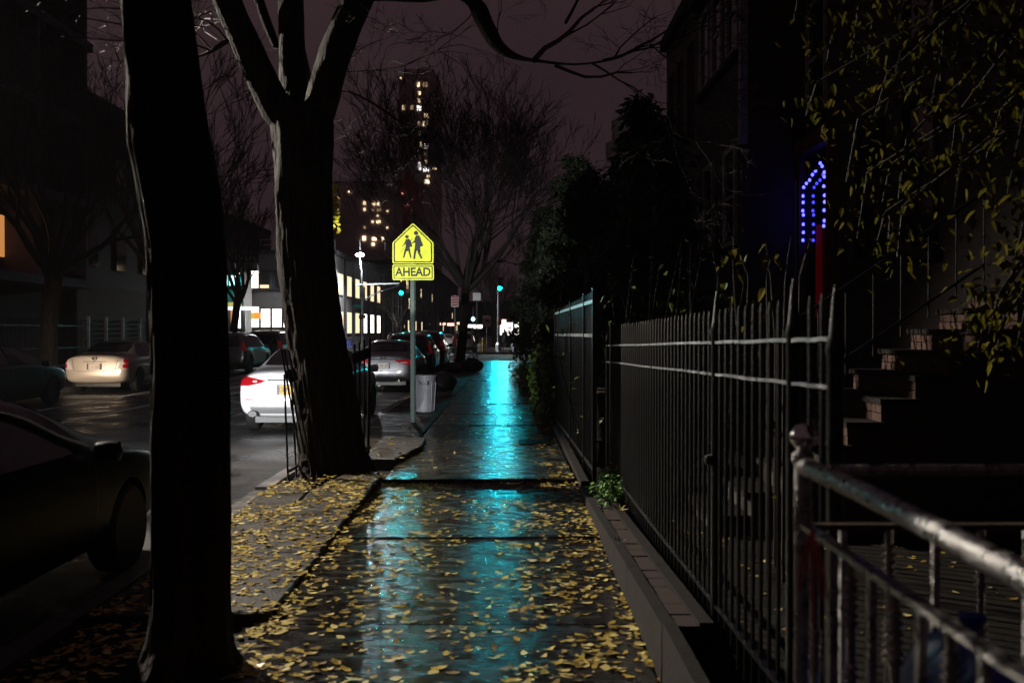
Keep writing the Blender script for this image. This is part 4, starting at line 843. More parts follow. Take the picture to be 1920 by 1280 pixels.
        for s in (1, -1): MB().lathe([(.05, -.05), (.062, -.06), (.062, .1), (.05, .1)], (s * .60, .06, .335), 14, 'y', 1.0, 1.35).build('exhaust', 'chrome', c, smooth=True, local=True); MB().lathe([(.0, -.02), (.05, -.02), (.05, 0)], (s * .60, .0, .335), 12, 'y', 1.0, 1.35).build('exhaust_mouth', 'plastic_black', c, local=True)
        seam = [(.665, -.44, -.43), (.71, -.50, -.49), (.80, -.53, -.52)]
        for s in (1, -1): patch(bv, [(v, a*s, b*s) for v, a, b in seam], 'rear', 'boot_seam', 'grey_panel', c, 1, 5, .003)
        patch(bv, [(.658, -.44, .44), (.666, -.44, .44)], 'rear', 'boot_seam', 'grey_panel', c, 10, 1, .003)
    elif style == 'round':                     # tall lamp clusters with round lenses
        for s in (1, -1):
            lm = patch(bv, [(.66, 30*s, 42*s), (.72, 31*s, 46*s), (.86, 34*s, 48*s), (.97, 37*s, 45*s)], 'wrap', 'tail_light', 'lens_clear', c, 10, 5, .008)
            for z, t0 in ((.745, 40), (.88, 41)): patch(bv, [(z-.06, (t0-2)*s, (t0+2)*s), (z-.03, (t0-3.8)*s, (t0+3.8)*s), (z+.03, (t0-3.8)*s, (t0+3.8)*s), (z+.06, (t0-2)*s, (t0+2)*s)], 'wrap', 'round_lens', 'tail_red', lm, 8, 3, .016)
        patch(bv, [(.60, -.50, .50), (.612, -.50, .50)], 'rear', 'boot_seam', 'grey_panel', c, 10, 1, .003)
        for s in (1, -1): patch(bv, [(.60, .50*s, .512*s), (.66, .56*s, .572*s), (.97, .63*s, .642*s)], 'rear', 'boot_seam', 'grey_panel', c, 1, 6, .003)
        patch(bv, [(.865, -.30, .30), (.88, -.32, .32)], 'rear', 'boot_lip', 'grey_panel', c, 8, 1, .006)
    elif style == 'wide':                      # wide wedge lamps across the boot
        for s in (1, -1): lm = patch(bv, [(.76, 30*s, 46*s), (.80, 24*s, 52*s), (.86, 18*s, 54*s), (.90, 18*s, 54*s)], 'wrap', 'tail_light', tail, c, 12, 4, .009); patch(bv, [(.80, 26*s, 33*s), (.83, 24*s, 33*s)], 'wrap', 'reverse_lamp', 'lens_clear', lm, 4, 2, .013)
        patch(bv, [(.90, -.40, .40), (.925, -.40, .40)], 'rear', 'chrome_strip', 'chrome', c, 8, 2, .012)
        patch(bv, [(.58, -.5, .5), (.592, -.5, .5)], 'rear', 'boot_seam', 'plastic_black', c, 8, 1, .003); patch(bv, [(.33, -.6, .6), (.40, -.62, .62)], 'rear', 'lower_bumper', 'plastic_black', c, 8, 2, .006)
        MB().lathe([(.03, -.05), (.038, -.06), (.038, .1), (.03, .1)], (.45, .05, .31), 12, 'y').build('exhaust', 'chrome', c, local=True)
    else:
        z0 = .80 if kind == 'sedan' else .92
        for s in (1, -1): patch(bv, [(z0, 36*s, 48*s), (z0 + .18, 36*s, 50*s), (z0 + (.12 if kind == 'sedan' else .36), 38*s, 47*s)][:2] if kind == 'sedan' else [(z0, 37*s, 47*s), (z0 + .34, 36*s, 46*s)], 'wrap', 'tail_light', tail, c, 8, 5, .008)
        patch(bv, [(.62, -.56, .56), (.632, -.56, .56)], 'rear', 'boot_seam', 'plastic_black', c, 8, 1, .003)
    if plate:
        pmn, ink, body, zp = plate; h, *_ = bv.ray_cast(Vector((0, -3, zp)), Vector((0, 1, 0))); yp = h.y - .018
        b = MB().box((-.20, yp - .006, zp - .085), (.20, yp + .012, zp + .085)).build('number_plate', 'plastic_black', c, local=True)
        q = MB().box((-.155, yp - .012, zp - .076), (.155, yp - .0065, zp + .076)).build('plate_face', pmn, b, local=True)
        text('plate_text', body, .115, ink, b, (-.055 if body.endswith('-') else 0, yp - .014, zp), (R(90), 0, 0), .0015, sx=.82)
    if style in ('round', 'wide'):
        h, *_ = bv.ray_cast(Vector((0, -3, .955)), Vector((0, 1, 0))); e = MB(); nn = 20
        pts = [(math.cos(k/nn*6.2832) * (.055 if style == 'round' else .07), h.y - .016, .955 + math.sin(k/nn*6.2832) * (.055 if style == 'round' else .045)) for k in range(nn + 1)]; e.tube(pts, .007, 5)
        if style == 'round': e.box((-.075, h.y - .024, .94), (.075, h.y - .014, .97))
        else: e.tube([(q[0] * .45, q[1], q[2] * 1.0) for q in pts], .005, 5); e.tube([(q[0] * .8, q[1], .968 + (q[2] - .955) * .5) for q in pts], .005, 5)
        e.build('emblem', 'chrome', c, local=True)
    zl = .68 if kind == 'sedan' else .82
    for s in (1, -1): patch(bv, [(zl - .07, s * .45, s * .68), (zl + .03, s * .42, s * .70)], 'front', 'head_light', 'headlamp_on' if head else 'lens_clear', c, 6, 3, .008)
    patch(bv, [(.42, -.4, .4), (.6, -.36, .36)], 'front', 'grille', 'plastic_black', c, 6, 3, .006)
    if head:
        pw, colr, half, tgt = head
        for s in (1, -1): spot('headlight_beam', c, (s * .58, Lc + .06, zl), (s * .58 + tgt[0], Lc + 10, zl + tgt[1]), pw, colr, half, .45, .06)
    c.location = (x, yr, RZ + .002); c.rotation_euler = (0, 0, R(rot)); c.scale = (sc, sc, hi); return c

car('white sedan with red lamps and yellow plate parked beside the forked tree', -3.68, 16.6, 'sedan', 'white', plate=('plate_yellow', 'plate_ink', 'GLN-', .735), style='coupe', head=(360, (1, .96, .9), 26, (0, -.5)))
car('dark grey sedan with wide red lamps parked ahead of the white sedan', -3.58, 28.2, 'sedan', 'graphite', plate=('plate_white', 'plate_ink', 'F N  57', .735), style='wide')
car('dark teal tinted SUV parked ahead of the dark grey sedan', -3.62, 35.2, 'suv', 'teal_black', style='plain')
car('maroon minivan parked last before the junction on the near kerb', -3.68, 42.0, 'van', 'maroon', style='plain')
car('pale champagne sedan with round lamp clusters on the far kerb', -11.42, 27.4, 'sedan', 'champagne', plate=('plate_white', 'plate_red', 'T A 502', .735), style='round')
car('dark sedan with its headlamps lit behind the champagne sedan at far left', -11.5, 19.4, 'sedan', 'black', head=(260, (1, .80, .58), 34, (.0, -.6)))
car('black sedan in deep shadow beside the nearest trunk', -3.62, 3.35, 'sedan', 'black', hi=.95)
car('grey SUV on the far kerb before the teal shop', -11.4, 39.6, 'suv', 'grey')
car('dark minivan on the far kerb ahead of the grey SUV', -11.35, 45.6, 'van', 'teal_black')
car('light car with bright brake lamps driving away down the street', -5.4, 83, 'sedan', 'silver', name='moving_car', tail='tail_on')
car('grey SUV parked past the junction behind the bare tree', -3.6, 77, 'suv', 'grey')
car('distant car with lit tail lamps further down the street', -7.6, 108, 'sedan', 'black', name='moving_car', tail='tail_on')
car('distant dark SUV on the left kerb past the junction', -11.2, 98, 'suv', 'black')
pc = car('sedan coming up the lane beside the black parked car with its headlamps on', -6.7, 2.0, 'sedan', 'grey', name='moving_car', head=(3700, (.96, .98, 1.0), 17, (1.9, -.15)))
# added narrow spot at its right lamp, brightens the retroreflective school sign
spot('sign_spot', pc, (.58, 4.9, .75), Vector((-2.15, 17.3, 2.85)) - Vector((-6.7, 2.0, RZ)), 8500, (1, .98, .93), 5.6, .25, .05)

# ================================================================== street furniture
sg = thing('school_sign', 'yellow school crossing sign with AHEAD plaque on a green post', 'sign', (-1.68, 17.3, 0))
cx_ = P(774, 620, 17.3).x; DS = 17.3
MB().box((cx_ - .028, DS, -.05), (cx_ + .028, DS + .03, 3.3)).box((cx_ - .045, DS + .03, -.05), (cx_ - .028, DS + .036, 3.3)).box((cx_ + .028, DS + .03, -.05), (cx_ + .045, DS + .036, 3.3)).build('post', 'sign_green_post', sg)
def pt(px, py): q = P(px, py, DS); return (q.x, q.z)
def rpoly(pts, r=.03, n=4):
    out = []; N = len(pts)
    for i in range(N):
        p, a_, b_ = Vector(pts[i]), Vector(pts[i-1]), Vector(pts[(i+1) % N]); u = p + (a_-p).normalized() * r; v = p + (b_-p).normalized() * r
        for k in range(n + 1): t = k / n; out.append(tuple((1-t)**2 * u + 2*t*(1-t) * p + t*t * v))
    return out
yf = lambda u, v, t: (u, t, v)
def shape(poly, name, m, par, y0, y1): return MB().prism(poly, yf, y0, y1).build(name, m, par)
pent = [(736, 494), (813, 494), (813, 455), (774.5, 418), (736, 455)]
def inset(poly, k): c = (774.5, sum(p[1] for p in poly) / len(poly)); return [(c[0] + (x - c[0]) * k, c[1] + (y - c[1]) * k) for x, y in poly]
pan = shape(rpoly([pt(*p) for p in pent]), 'panel', 'sign_yellow', sg, DS - .012, DS - .006)
shape(rpoly([pt(*p) for p in inset(pent, .935)]), 'border', 'sign_black', pan, DS - .0145, DS - .0125); shape(rpoly([pt(*p) for p in inset(pent, .87)]), 'field', 'sign_yellow', pan, DS - .017, DS - .015)
pq = [(736, 525), (813.5, 525), (813.5, 496), (736, 496)]
pan2 = shape(rpoly([pt(*p) for p in pq]), 'plaque', 'sign_yellow', sg, DS - .012, DS - .006)
def ins2(p, d): return [(p[0][0]+d, p[0][1]-d), (p[1][0]-d, p[1][1]-d), (p[2][0]-d, p[2][1]+d), (p[3][0]+d, p[3][1]+d)]
shape(rpoly([pt(*p) for p in ins2(pq, 2.2)], .015), 'border', 'sign_black', pan2, DS - .0145, DS - .0125); shape(rpoly([pt(*p) for p in ins2(pq, 4.0)], .01), 'field', 'sign_yellow', pan2, DS - .017, DS - .015)
q = P(774.8, 510.6, DS); text('lettering', 'AHEAD', .205, 'sign_black', pan2, Vector((q.x, DS - .019, q.z)) - wloc(pan2), (R(90), 0, 0), .001, sx=.90, bold=.006)
# pictogram: zoom coordinates of a 960x1280 crop (scale 10.667) of the sign
def Z(u, v): return pt(730 + u / 10.667, 410 + v / 10.667)
def pic(poly, nm='figure'): return shape([Z(*p) for p in poly], nm, 'sign_black', pan, DS - .0195, DS - .0175)
def disc(u, v, r): pic([(u + r * math.cos(k * .3927), v + r * math.sin(k * .3927)) for k in range(16)], 'head')
disc(355, 365, 36); disc(537, 290, 43)
pic([(335, 410), (400, 405), (430, 440), (440, 490), (500, 455), (515, 380), (540, 340), (590, 335), (620, 370), (655, 480), (682, 545), (622, 560), (618, 600), (625, 660), (570, 640), (545, 630), (530, 640), (500, 640), (515, 560), (520, 480), (450, 500), (458, 560), (405, 575), (425, 638), (340, 655), (303, 640), (330, 570), (325, 500), (265, 568), (255, 558), (300, 500)])
pic([(303, 640), (345, 640), (300, 785), (275, 788)], 'leg'); pic([(380, 640), (415, 632), (445, 783), (425, 790)], 'leg')
pic([(500, 636), (548, 630), (530, 720), (517, 808), (484, 810), (488, 720)], 'leg'); pic([(560, 636), (620, 640), (622, 690), (665, 790), (635, 802), (580, 700)], 'leg')

# grey litter bin, bags
bn = thing('trash_can', 'grey plastic trash can beside the green sign post', 'trash can', (-1.66, 19.6, 0))
MB().lathe([(.19, 0), (.2, .01), (.245, .68), (.26, .685), (.262, .72), (.24, .725), (.225, .70), (.18, .06), (0, .05)], (-1.66, 19.6, .015), 24).build('body', 'bin_grey', bn, smooth=True, ang=30)
for k in range(14): a = k / 14 * 6.2832; MB().bar((-1.66 + .203 * math.cos(a), 19.6 + .203 * math.sin(a), .04), (-1.66 + .24 * math.cos(a), 19.6 + .24 * math.sin(a), .6), .012).build('rib', 'bin_grey', bn)
MB().tube([(-1.75, 19.345, .62), (-1.75, 19.31, .57), (-1.60, 19.30, .56), (-1.60, 19.345, .62)], .012, 6).build('handle', 'bin_grey', bn)
MB().lathe([(.0, .0), (.23, .0), (.232, .012), (.0, .03)], (-1.66, 19.6, .715), 20).build('lid', 'bin_grey', bn, smooth=True)
def bag(label, p, rx, ry, rz, seed):
    m = MB(); n, k2 = 22, 12
    for i in range(k2 + 1):
        ph = math.pi * i / k2
        for k in range(n):
            t = 2 * math.pi * k / n; d = Vector((math.sin(ph) * math.cos(t), math.sin(ph) * math.sin(t), -math.cos(ph))); f = 1 + .22 * noise.noise(d * 2.2 + Vector((seed, 0, 0))) + .09 * noise.noise(d * 7 + Vector((seed, 3, 0)))
            z = max(-.75, d.z); m.v.append((p[0] + d.x * rx * f, p[1] + d.y * ry * f, p[2] + (z + .75) * rz * f * .57))
    for i in range(k2):
        for k in range(n): m.f.append((i*n+k, i*n+(k+1)%n, (i+1)*n+(k+1)%n, (i+1)*n+k))
    r = thing('garbage_bag', label, 'bag', p, 'black garbage bags on the kerb'); m.build('sack', 'bag_black', r, smooth=True, ang=80)
    MB().lathe([(.05, 0), (.02, .05), (.06, .12), (.02, .13)], Vector(p) + Vector((rx * .2, 0, rz * .95)), 8).build('knot', 'bag_black', r, smooth=True); return r
bag('black garbage bag slumped behind the grey trash can', (-1.78, 26.6, 0), .36, .45, .5, 3); bag('rounded black garbage bag right of the bare tree trunk', (-1.5, 39.4, 0), .46, .4, .5, 9); bag('black garbage bag lying left of the bare tree trunk', (-2.15, 37.6, 0), .36, .4, .42, 14)

def post_sign(name, label, x, d, z0, w, h, m, zt=None, pm='galv', r=.03):
    t = thing(name, label, 'sign', (x, d, 0)); MB().tube([(x, d, 0), (x, d, zt or z0 + h / 2 + .05)], r, 8).build('post', pm, t)
    pnl = MB().prism(rpoly([(x - w/2, z0 - h/2), (x + w/2, z0 - h/2), (x + w/2, z0 + h/2), (x - w/2, z0 + h/2)], .03), yf, d - r - .014, d - r - .004).build('panel', m, t); return t, pnl
t, pn = post_sign('parking_sign', 'red and white parking sign on a thin post left of the bare tree', P(853, 620, 38).x, 38, P(0, 565, 38).z, .28, .42, 'sign_white')
for k in range(4): MB().box((t.location.x - .12, 37.948, P(0, 565, 38).z - .17 + k * .1), (t.location.x + .12, 37.953, P(0, 565, 38).z - .1 + k * .1)).build('red_line', 'sign_red', pn)
MB().box((t.location.x - .05, 37.95, 1.0), (t.location.x + .05, 38.05, 1.5)).build('tag', 'sign_red', t)
t, pn = post_sign('street_sign', 'grey post with a small lilac meter box at the end of the path', P(894, 620, 46).x, 46, P(0, 636, 46).z, .16, .45, 'galv', zt=3.4)
MB().box((t.location.x - .18, 45.93, 3.0), (t.location.x + .18, 45.96, 3.35)).build('upper_panel', 'galv', t)
t, pn = post_sign('no_turn_sign', 'pale pink prohibition sign with black car shape across the junction', P(912.5, 620, 76).x, 76, P(0, 602, 76).z, .62, .82, 'sign_pink', zt=2.8)
z0 = P(0, 602, 76).z; x0 = t.location.x; MB().tube([(x0 + .25 * math.cos(k * .3142), 75.94, z0 + .08 + .25 * math.sin(k * .3142)) for k in range(21)], .022, 5).tube([(x0 - .18, 75.935, z0 + .26), (x0 + .18, 75.935, z0 - .1)], .02, 5).build('ring', 'sign_black', pn)
MB().prism([(x0-.16, z0+.03), (x0-.1, z0+.05), (x0-.05, z0+.14), (x0+.12, z0+.15), (x0+.16, z0+.05), (x0+.12, z0-.02), (x0-.12, z0-.02)], yf, 75.93, 75.945).build('car_symbol', 'sign_black', pn)

def signal_head(parent, p, name='signal_head', on=2):
    x, y, z = p; hb = MB().box((x - .17, y - .12, z - .55), (x + .17, y + .12, z + .55)).build(name, 'signal_body', parent)
    for k in range(3):
        zz = z + .34 - k * .34; l = k == on
        MB().lathe([(0, -.035), (.1, -.028), (.15, 0), (.15, .02)], (x, y - .125, zz), 14, 'y').build('lens', 'green_on' if l else 'lens_off', hb, smooth=True)
        v = MB(); n = 10
        for j in range(n): a0, a1 = R(-20 + 220 * j / n), R(-20 + 220 * (j + 1) / n); v.bar((x + .15 * math.cos((a0+a1)/2), y - .12, zz + .15 * math.sin((a0+a1)/2)), (x + .15 * math.cos((a0+a1)/2), y - .33, zz + .15 * math.sin((a0+a1)/2)), .062, .01, up=(-math.cos((a0+a1)/2), 0, -math.sin((a0+a1)/2)) if False else (math.cos((a0+a1)/2), 0, math.sin((a0+a1)/2)))
        v.build('visor', 'signal_body', hb)
    return hb
# street lamp with mast arm and green signal at the left corner
LD = 79.0; lx = P(680, 620, LD).x
lp = thing('street_lamp', 'pale lamp post with lit white lamp, mast arm and green signal at the corner', 'street lamp', (lx, LD, 0))
MB().tube([(lx, LD, 0), (lx, LD, 4.9), (lx - .05, LD, 6.2), (lx - .22, LD, 7.4)], [.11, .09, .07, .05], 10).build('pole', 'galv', lp); MB().lathe([(.22, 0), (.2, .35), (.13, .6), (.11, .7)], (lx, LD, 0), 10).build('base', 'galv', lp)
xe = P(755, 620, LD).x; MB().tube([(lx - .5, LD, P(0, 534, LD).z), (xe, LD, P(0, 532, LD).z)], .07, 8).build('mast_arm', 'galv', lp); MB().tube([(lx, LD, P(0, 563, LD).z), (lx + 1.2, LD, P(0, 548, LD).z), (xe, LD, P(0, 533, LD).z)], .06, 8).build('arm_brace', 'galv', lp)
lh = MB().lathe([(0, -.14), (.2, -.11), (.27, 0), (.17, .13), (0, .18)], P(675, 478, LD), 14, 'z', 1.3, 1.0).build('lamp_head', 'lamp_corner', lp, smooth=True)
spot('lamp_light', lp, Vector(P(675, 481, LD)) - Vector((lx, LD, .3)), Vector((-.4, -1.0, 0)), 9000, (.88, .95, 1.0), 84, .3, .2)
signal_head(lp, (xe - .1, LD, P(0, 541, LD).z))
spot('signal_light', lp, Vector((xe - .1, LD - .4, P(0, 550, LD).z)) - Vector((lx, LD, 0)), Vector((3.2, -60, -1.5)), 1000, (.01, .88, 1), 11, .5, .12)
MB().box((xe + .25, LD - .1, P(0, 545, LD).z - .2), (xe + .55, LD - .05, P(0, 545, LD).z + .15)).build('arm_sign', 'sign_pink', lp)
MB().box((lx - .22, LD - .16, P(0, 562, LD).z), (lx + .22, LD - .12, P(0, 538, LD).z)).build('turn_sign', 'sign_white', lp); z0 = P(0, 552, LD).z
MB().tube([(lx + .14 * math.cos(k * .3142), LD - .175, z0 + .2 * math.sin(k * .3142)) for k in range(21)], .018, 5).tube([(lx - .1, LD - .18, z0 + .14), (lx + .1, LD - .18, z0 - .14)], .016, 5).tube([(lx - .03, LD - .176, z0 - .12), (lx - .03, LD - .176, z0 + .04), (lx + .06, LD - .176, z0 + .08)], .016, 5).build('turn_symbol', 'sign_black', lp)
ns_ = MB().box((lx - .72, LD - .02, P(0, 577, LD).z), (lx - .12, LD + .02, P(0, 571, LD).z)).build('street_name_blade', 'sign_teal', lp)
ow = MB().box((lx - .28, LD - .15, P(0, 597, LD).z), (lx + .26, LD - .12, P(0, 590, LD).z)).build('one_way_sign', 'sign_black', lp); MB().prism([(lx-.2, P(0,594.4,LD).z), (lx+.08, P(0,594.4,LD).z), (lx+.08, P(0,595.4,LD).z), (lx+.2, P(0,593.6,LD).z), (lx+.08, P(0,591.8,LD).z), (lx+.08, P(0,592.8,LD).z), (lx-.2, P(0,592.8,LD).z)], yf, LD - .16, LD - .152).build('arrow', 'sign_white', ow)
# signals on the right corner
def pole(label, px, d, H, name='signal_pole'):
    x = P(px, 620, d).x; t = thing(name, label, 'pole', (x, d, 0)); MB().tube([(x, d, .5), (x, d, H)], [.09, .06], 10).build('shaft', 'galv', t); MB().lathe([(.27, 0), (.25, .1), (.2, .55), (.12, .68), (.09, .7)], (x, d, 0), 4).build('base', 'galv', t); return t, x
t, x = pole('pale signal pole on the far right corner carrying the green light and walk signal', 934, 77, 5.5)
xs = P(937, 620, 77).x; MB().tube([(x, 77, 5.4), (xs, 76.5, 5.6)], .04, 6).build('arm', 'galv', t); zs = P(0, 541, 77).z; signal_head(t, (xs, 76.4, zs + .34))
spot('signal_light', t, Vector((xs, 75.95, zs)) - Vector((x, 77, 0)), Vector((xs - x + .35, -60, -1.8)), 1600, (.015, .84, 1), 9, .5, .12)
pp = P(941, 604, 76.6); MB().box((pp.x - .32, 76.5, pp.z - .22), (pp.x, 76.75, pp.z + .24)).build('walk_signal_box', 'orange_box', t); MB().box((pp.x + .01, 76.5, pp.z - .2), (pp.x + .3, 76.7, pp.z + .2)).build('walk_signal', 'ped_white', t)
t, x = pole('shorter pale pole with tapered base at the right corner kerb', 963, 75.5, 2.4)
t, x = pole('dark distant signal pole half hidden by the bare tree', 887, 150, 5.2, 'far_signal_pole'); p = P(887, 598, 150); MB().lathe([(0, -.1), (.28, -.05), (.28, .05), (0, .1)], (p.x, 149.8, p.z), 10, 'y').build('lens', 'signal_far', t)
yb = P(906, 620, 74.9); MB().lathe([(.10, 0), (.09, .9), (.11, .92), (.11, .98), (.06, 1.05), (0, 1.06)], (yb.x, 74.9, 0), 12).build('bollard', 'hydrant_yellow', smooth=True, loc=(yb.x, 74.9, 0)); tag(bpy.data.objects['bollard'], 'yellow bollard at the far kerb corner', 'bollard')
# lit shop front and lamps beyond the junction on the right
o = thing('lit_storefront', 'small bright storefront behind the pedestrian', 'shop', (.4, 97, 0)); MB().box((-1.6, 97, 0), (3.4, 99, 4)).build('wall', 'far_wall', o); MB().box((-.9, 96.95, 1.2), (.9, 96.99, 2.4)).build('window', 'win_white', o); MB().box((-1.0, 96.3, 2.6), (1.4, 96.98, 2.85)).build('canopy', 'sign_red', o)
for j, (px, py, d) in enumerate(((845, 608, 170), (872, 612, 190), (884, 611, 175), (830, 607, 210), (862, 606, 200), (896, 612, 140))):
    p = P(px, py, d); o = thing('shop_sign', ['glowing pink shop sign by the far brake lamps', 'glowing sign right of the bare trunk', 'glowing sign near the blue distant signal', 'tiny glowing sign far down the street left', 'tiny glowing sign behind the bare trunk', 'small glowing sign left of the pale pole'][j], 'sign', p); MB().box((p.x - .6, d, p.z - .25), (p.x + .6, d + .12, p.z + .25)).build('panel', ['glow_pink', 'win_warm', 'win_white'][j % 3], o); MB().bar((p.x, d + .06, 0), (p.x, d + .06, p.z - .25), .08).build('post', 'galv', o)
# street lamp over the road, out of the picture on the left
la = thing('street_lamp', 'tall street lamp on the far pavement at left lighting the fallen leaves', 'street lamp', (-13.1, 15.6, 0))
MB().tube([(-13.1, 15.6, 0), (-13.1, 15.6, 8), (-12.6, 15.5, 8.7), (-12.0, 15.5, 8.9)], [.1, .07, .05, .04], 10).build('pole', 'galv', la); MB().lathe([(0, -.05), (.18, -.05), (.2, 0), (.1, .08), (0, .1)], (-11.9, 15.5, 8.88), 12).build('lamp_head', 'lamp_white', la, smooth=True)
spot('lamp_light', la, Vector((-11.9, 15.5, 8.7)) - Vector(la.location), Vector((-3.2, 9.4, 0)) - Vector(la.location), 17500, (1.0, .90, .76), 26.5, .7, .12)

# ------------------------------------------------------------------ near hand rail
hr = thing('steel_railing', 'wet steel stair railing with ball finial and beaded balusters in the near right corner', 'railing', (.77, 2.62, 0))
zr = 1.245
MB().lathe([(.024, 0), (.024, zr + .0), (.03, zr + .005), (.03, zr + .03), (.018, zr + .04)], (.775, 2.62, 0), 14).build('newel_post', 'steel', hr, smooth=True, ang=30)
MB().lathe([(.0, -.036), (.02, -.031), (.034, -.012), (.037, 0), (.034, .012), (.02, .031), (0, .036)], (.775, 2.62, zr + .075), 20).build('ball_finial', 'chrome', hr, smooth=True, ang=80)
MB().tube([(.775, 2.61, zr), (.79, 2.2, zr - .006), (.81, 1.6, zr - .03), (.83, 1.0, zr - .05)], .0245, 14).build('hand_rail', 'steel', hr, smooth=True)
MB().tube([(.79, 2.62, zr - .012), (3.2, 2.62, zr - .005)], .014, 10).build('cross_rail', 'steel', hr, smooth=True)
MB().bar((.775, 2.6, 1.09), (.82, 1.0, 1.045), .03, .014).build('lower_rail', 'steel', hr); MB().bar((.79, 2.62, 1.085), (3.2, 2.62, 1.085), .03, .014).build('lower_rail', 'wood', hr)
def baluster(x, y, zt, beads):
    if not beads: return MB().box((x - .008, y - .012, .1), (x + .008, y + .012, zt)).build('baluster', 'steel', hr)
    pr = [(.011, .1)]; z = .3
    bands = [(zt - .16, zt - .04), (zt - .36, zt - .24), (zt - .60, zt - .46)]
    for b0, b1 in reversed(bands):
        pr.append((.011, b0)); k = b0
        while k < b1: pr += [(.011, k + .002), (.018, k + .007), (.018, k + .012), (.011, k + .017)]; k += .020
    pr.append((.011, zt)); return MB().lathe(pr, (x, y, 0), 10).build('baluster', 'steel_wet', hr, smooth=True, ang=25)
for k in range(12): yy = 2.53 - k * .122; baluster(.777 + (2.62 - yy) * .028, yy, 1.085 - (2.6 - yy) * .028, k % 2 == 0)
for k in range(9): baluster(.88 + k * .122, 2.62, 1.08, k % 2 == 1)
tw_ = thing('red_twine', 'faded red twine knotted around the lower rail of the steel railing', 'twine', (.78, 2.5, 1.08))
for dy, dz, dx in ((.06, -.16, -.02), (-.05, -.15, 0), (-.10, -.24, .01), (-.02, -.22, -.01), (.02, -.1, -.015)): MB().tube([(.766, 2.5, 1.10), (.764 + dx * .3, 2.5 + dy * .3, 1.07), (.768 + dx, 2.5 + dy * .8, 1.09 + dz * .6), (.77 + dx, 2.5 + dy, 1.09 + dz)], .004, 5).build('strand', 'twine', tw_)
bb = thing('blue_bag', 'dark blue plastic sack hanging behind the steel railing', 'bag', (.9, 2.2, 0)); m = MB(); n = 20
for i in range(11):
    for k in range(n): t = k / n * 6.2832; f = (1 + .12 * noise.noise(Vector((math.cos(t) * 2, math.sin(t) * 2, i * .7)))) * math.sqrt(max(.02, 1 - (max(0, i - 5) / 5.05) ** 2)); m.v.append((.97 + .1 * f * math.cos(t), 2.08 + .42 * f * math.sin(t), .2 + i * .076))
for i in range(10):
    for k in range(n): m.f.append((i*n+k, i*n+(k+1)%n, (i+1)*n+(k+1)%n, (i+1)*n+k))
m.f.append(tuple(range(n))); m.f.append(tuple(10*n+k for k in range(n))); m.build('sack', 'bag_blue', bb, smooth=True, ang=80); MB().lathe([(.03, -.01), (.015, .02), (.03, .05), (.01, .055)], (.97, 2.08, .955), 8).build('knot', 'bag_blue', bb)

# ------------------------------------------------------------------ bicycles docked before the corner building
def bicycle(label, x, y, rz):
    t = thing('bicycle', label, 'bicycle', (x, y, 0), 'docked bicycles'); L = lambda a, z, s=0: (s, a, z)
    for a in (-.52, .52):
        w = MB().tube([(0, a + .31 * math.cos(k * .3142), .33 + .31 * math.sin(k * .3142)) for k in range(21)], .022, 5); w.build('wheel', 'tyre', t, local=True)
    MB().tube([L(-.52, .33), L(-.1, .32), L(.36, .75), L(.52, .33)], .022, 6).tube([L(-.1, .32), L(-.22, .85)], .022, 6).tube([L(-.2, .72), L(.36, .75), L(.33, 1.0)], .022, 6).build('frame', 'bag_blue', t, local=True)
    MB().box((-.06, -.34, .85), (.06, -.1, .91)).build('saddle', 'plastic_black', t, local=True); MB().tube([(-.26, .28, 1.03), (0, .35, 1.02), (.26, .28, 1.03)], .016, 5).build('handlebar', 'plastic_black', t, local=True); MB().lathe([(.1, -.01), (.1, .01)], (.06, -.1, .32), 10, 'x').build('crank', 'galv', t, local=True); MB().box((-.11, .34, .82), (.11, .52, 1.0)).build('basket', 'plastic_black', t, local=True)
    t.rotation_euler = (0, 0, rz); return t
for k in range(4): bicycle(['blue hire bicycle docked nearest the lamp post', 'second docked blue bicycle from the lamp post', 'third docked blue bicycle from the lamp post', 'docked blue bicycle farthest from the lamp post'][k], -12.95 - k * .32, 81 + k * .9, R(70))

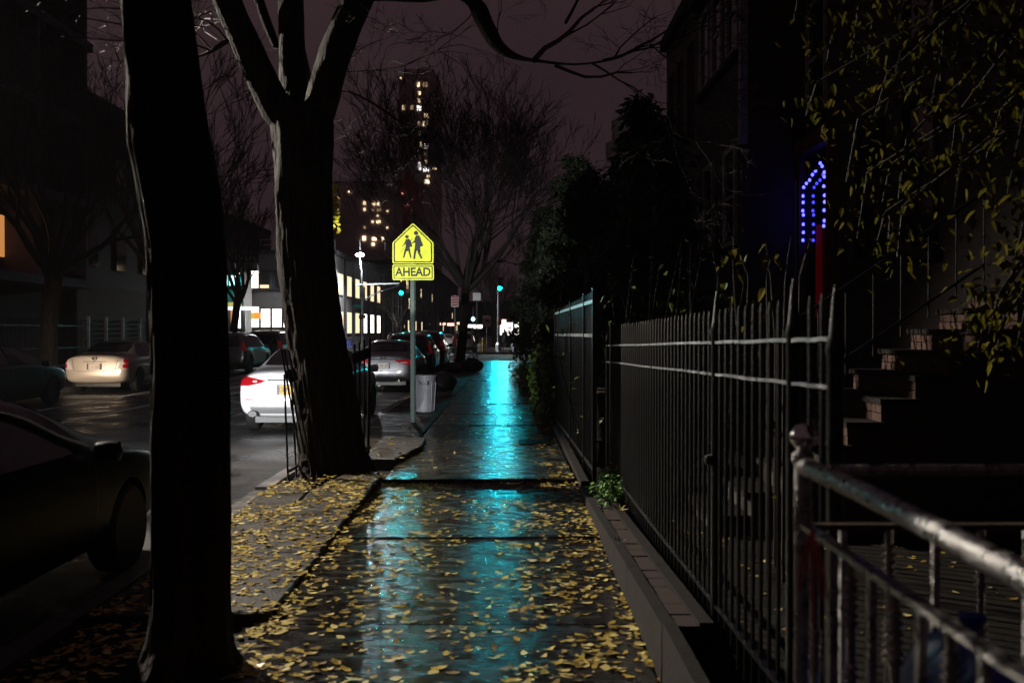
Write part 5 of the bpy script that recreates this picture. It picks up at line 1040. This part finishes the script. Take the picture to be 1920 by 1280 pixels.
# ------------------------------------------------------------------ pedestrian walking away
def person(label, loc, H, rz):
    t = thing('person', label, 'person', loc); s = H / 1.75
    J = {'pel': (0, 0, .95), 'che': (0, .02, 1.32), 'nek': (0, .03, 1.50), 'hd0': (0, .05, 1.58), 'hd1': (0, .06, 1.72), 'shL': (-.19, .02, 1.43), 'elL': (-.25, -.02, 1.15), 'haL': (-.24, .1, .92), 'shR': (.19, .02, 1.43), 'elR': (.26, .04, 1.15), 'haR': (.23, .18, .98),
         'hiL': (-.1, 0, .9), 'knL': (-.1, .1, .5), 'anL': (-.1, -.02, .09), 'toL': (-.1, .13, .04), 'hiR': (.1, 0, .9), 'knR': (.1, -.02, .5), 'anR': (.1, -.26, .14), 'toR': (.1, -.14, .05)}
    E = [('pel','che'),('che','nek'),('nek','hd0'),('hd0','hd1'),('che','shL'),('shL','elL'),('elL','haL'),('che','shR'),('shR','elR'),('elR','haR'),('pel','hiL'),('hiL','knL'),('knL','anL'),('anL','toL'),('pel','hiR'),('hiR','knR'),('knR','anR'),('anR','toR')]
    RR = {'pel': .17, 'che': .18, 'nek': .065, 'hd0': .085, 'hd1': .08, 'shL': .09, 'shR': .09, 'elL': .06, 'elR': .06, 'haL': .04, 'haR': .04, 'hiL': .11, 'hiR': .11, 'knL': .075, 'knR': .075, 'anL': .05, 'anR': .05, 'toL': .04, 'toR': .04}
    ks = list(J); me = bpy.data.meshes.new('body'); me.from_pydata([Vector(J[k]) * s for k in ks], [(ks.index(a), ks.index(b)) for a, b in E], []); o = bpy.data.objects.new('body', me); COL.objects.link(o)
    md = o.modifiers.new('k', 'SKIN'); o.modifiers.new('s', 'SUBSURF').levels = 2
    for i, k in enumerate(ks): v = me.skin_vertices[0].data[i]; v.radius = (RR[k] * s, RR[k] * s * .85); v.use_root = k == 'pel'
    m2 = ev(o); bpy.data.objects.remove(o); m2.materials.clear(); m2.materials.append(MATS['cloth_black']); m2.shade_smooth(); inst('body', m2, t)
    MB().lathe([(.235*s, .62*s), (.225*s, .8*s), (.215*s, 1.0*s), (.235*s, 1.3*s), (.19*s, 1.46*s), (.09*s, 1.53*s)], (0, 0.01, 0), 16, 'z', 1.0, .72).build('coat', 'cloth_black', t, smooth=True, local=True)
    MB().lathe([(0, -.13*s), (.08*s, -.1*s), (.115*s, 0), (.1*s, .08*s), (0, .13*s)], (0, .05*s, 1.66*s), 14).build('hood', 'cloth_black', t, smooth=True, local=True); MB().lathe([(0, -.07*s), (.04*s, -.06*s), (.055*s, .0), (.04*s, .06*s), (0, .07*s)], (0, .13*s, 1.64*s), 10).build('face', 'skin', t, smooth=True, local=True)
    t.rotation_euler = (0, 0, rz); return t
person('person in a long black coat walking away beyond the junction', (P(946, 620, 88).x, 88, .01), 1.72, R(6))

# ------------------------------------------------------------------ drizzle haze
hz = MB().box((-800, -55, RZ - 1.2), (800, 1000, 125)).build('haze', 'dark_wall'); hz['kind'] = 'stuff'; hz['label'] = 'thin drizzle haze in the night air'; hz['category'] = 'haze'
hm = bpy.data.materials.new('haze_air'); hm.use_nodes = True; nt = hm.node_tree; nt.nodes.remove(nt.nodes['Principled BSDF'])
pv = nt.nodes.new('ShaderNodeVolumePrincipled'); pv.inputs['Color'].default_value = (.8, .8, .82, 1); pv.inputs['Density'].default_value = 0.0002; pv.inputs['Anisotropy'].default_value = 0.0
nt.links.new(pv.outputs['Volume'], nt.nodes['Material Output'].inputs['Volume']); hz.data.materials.clear(); hz.data.materials.append(hm)
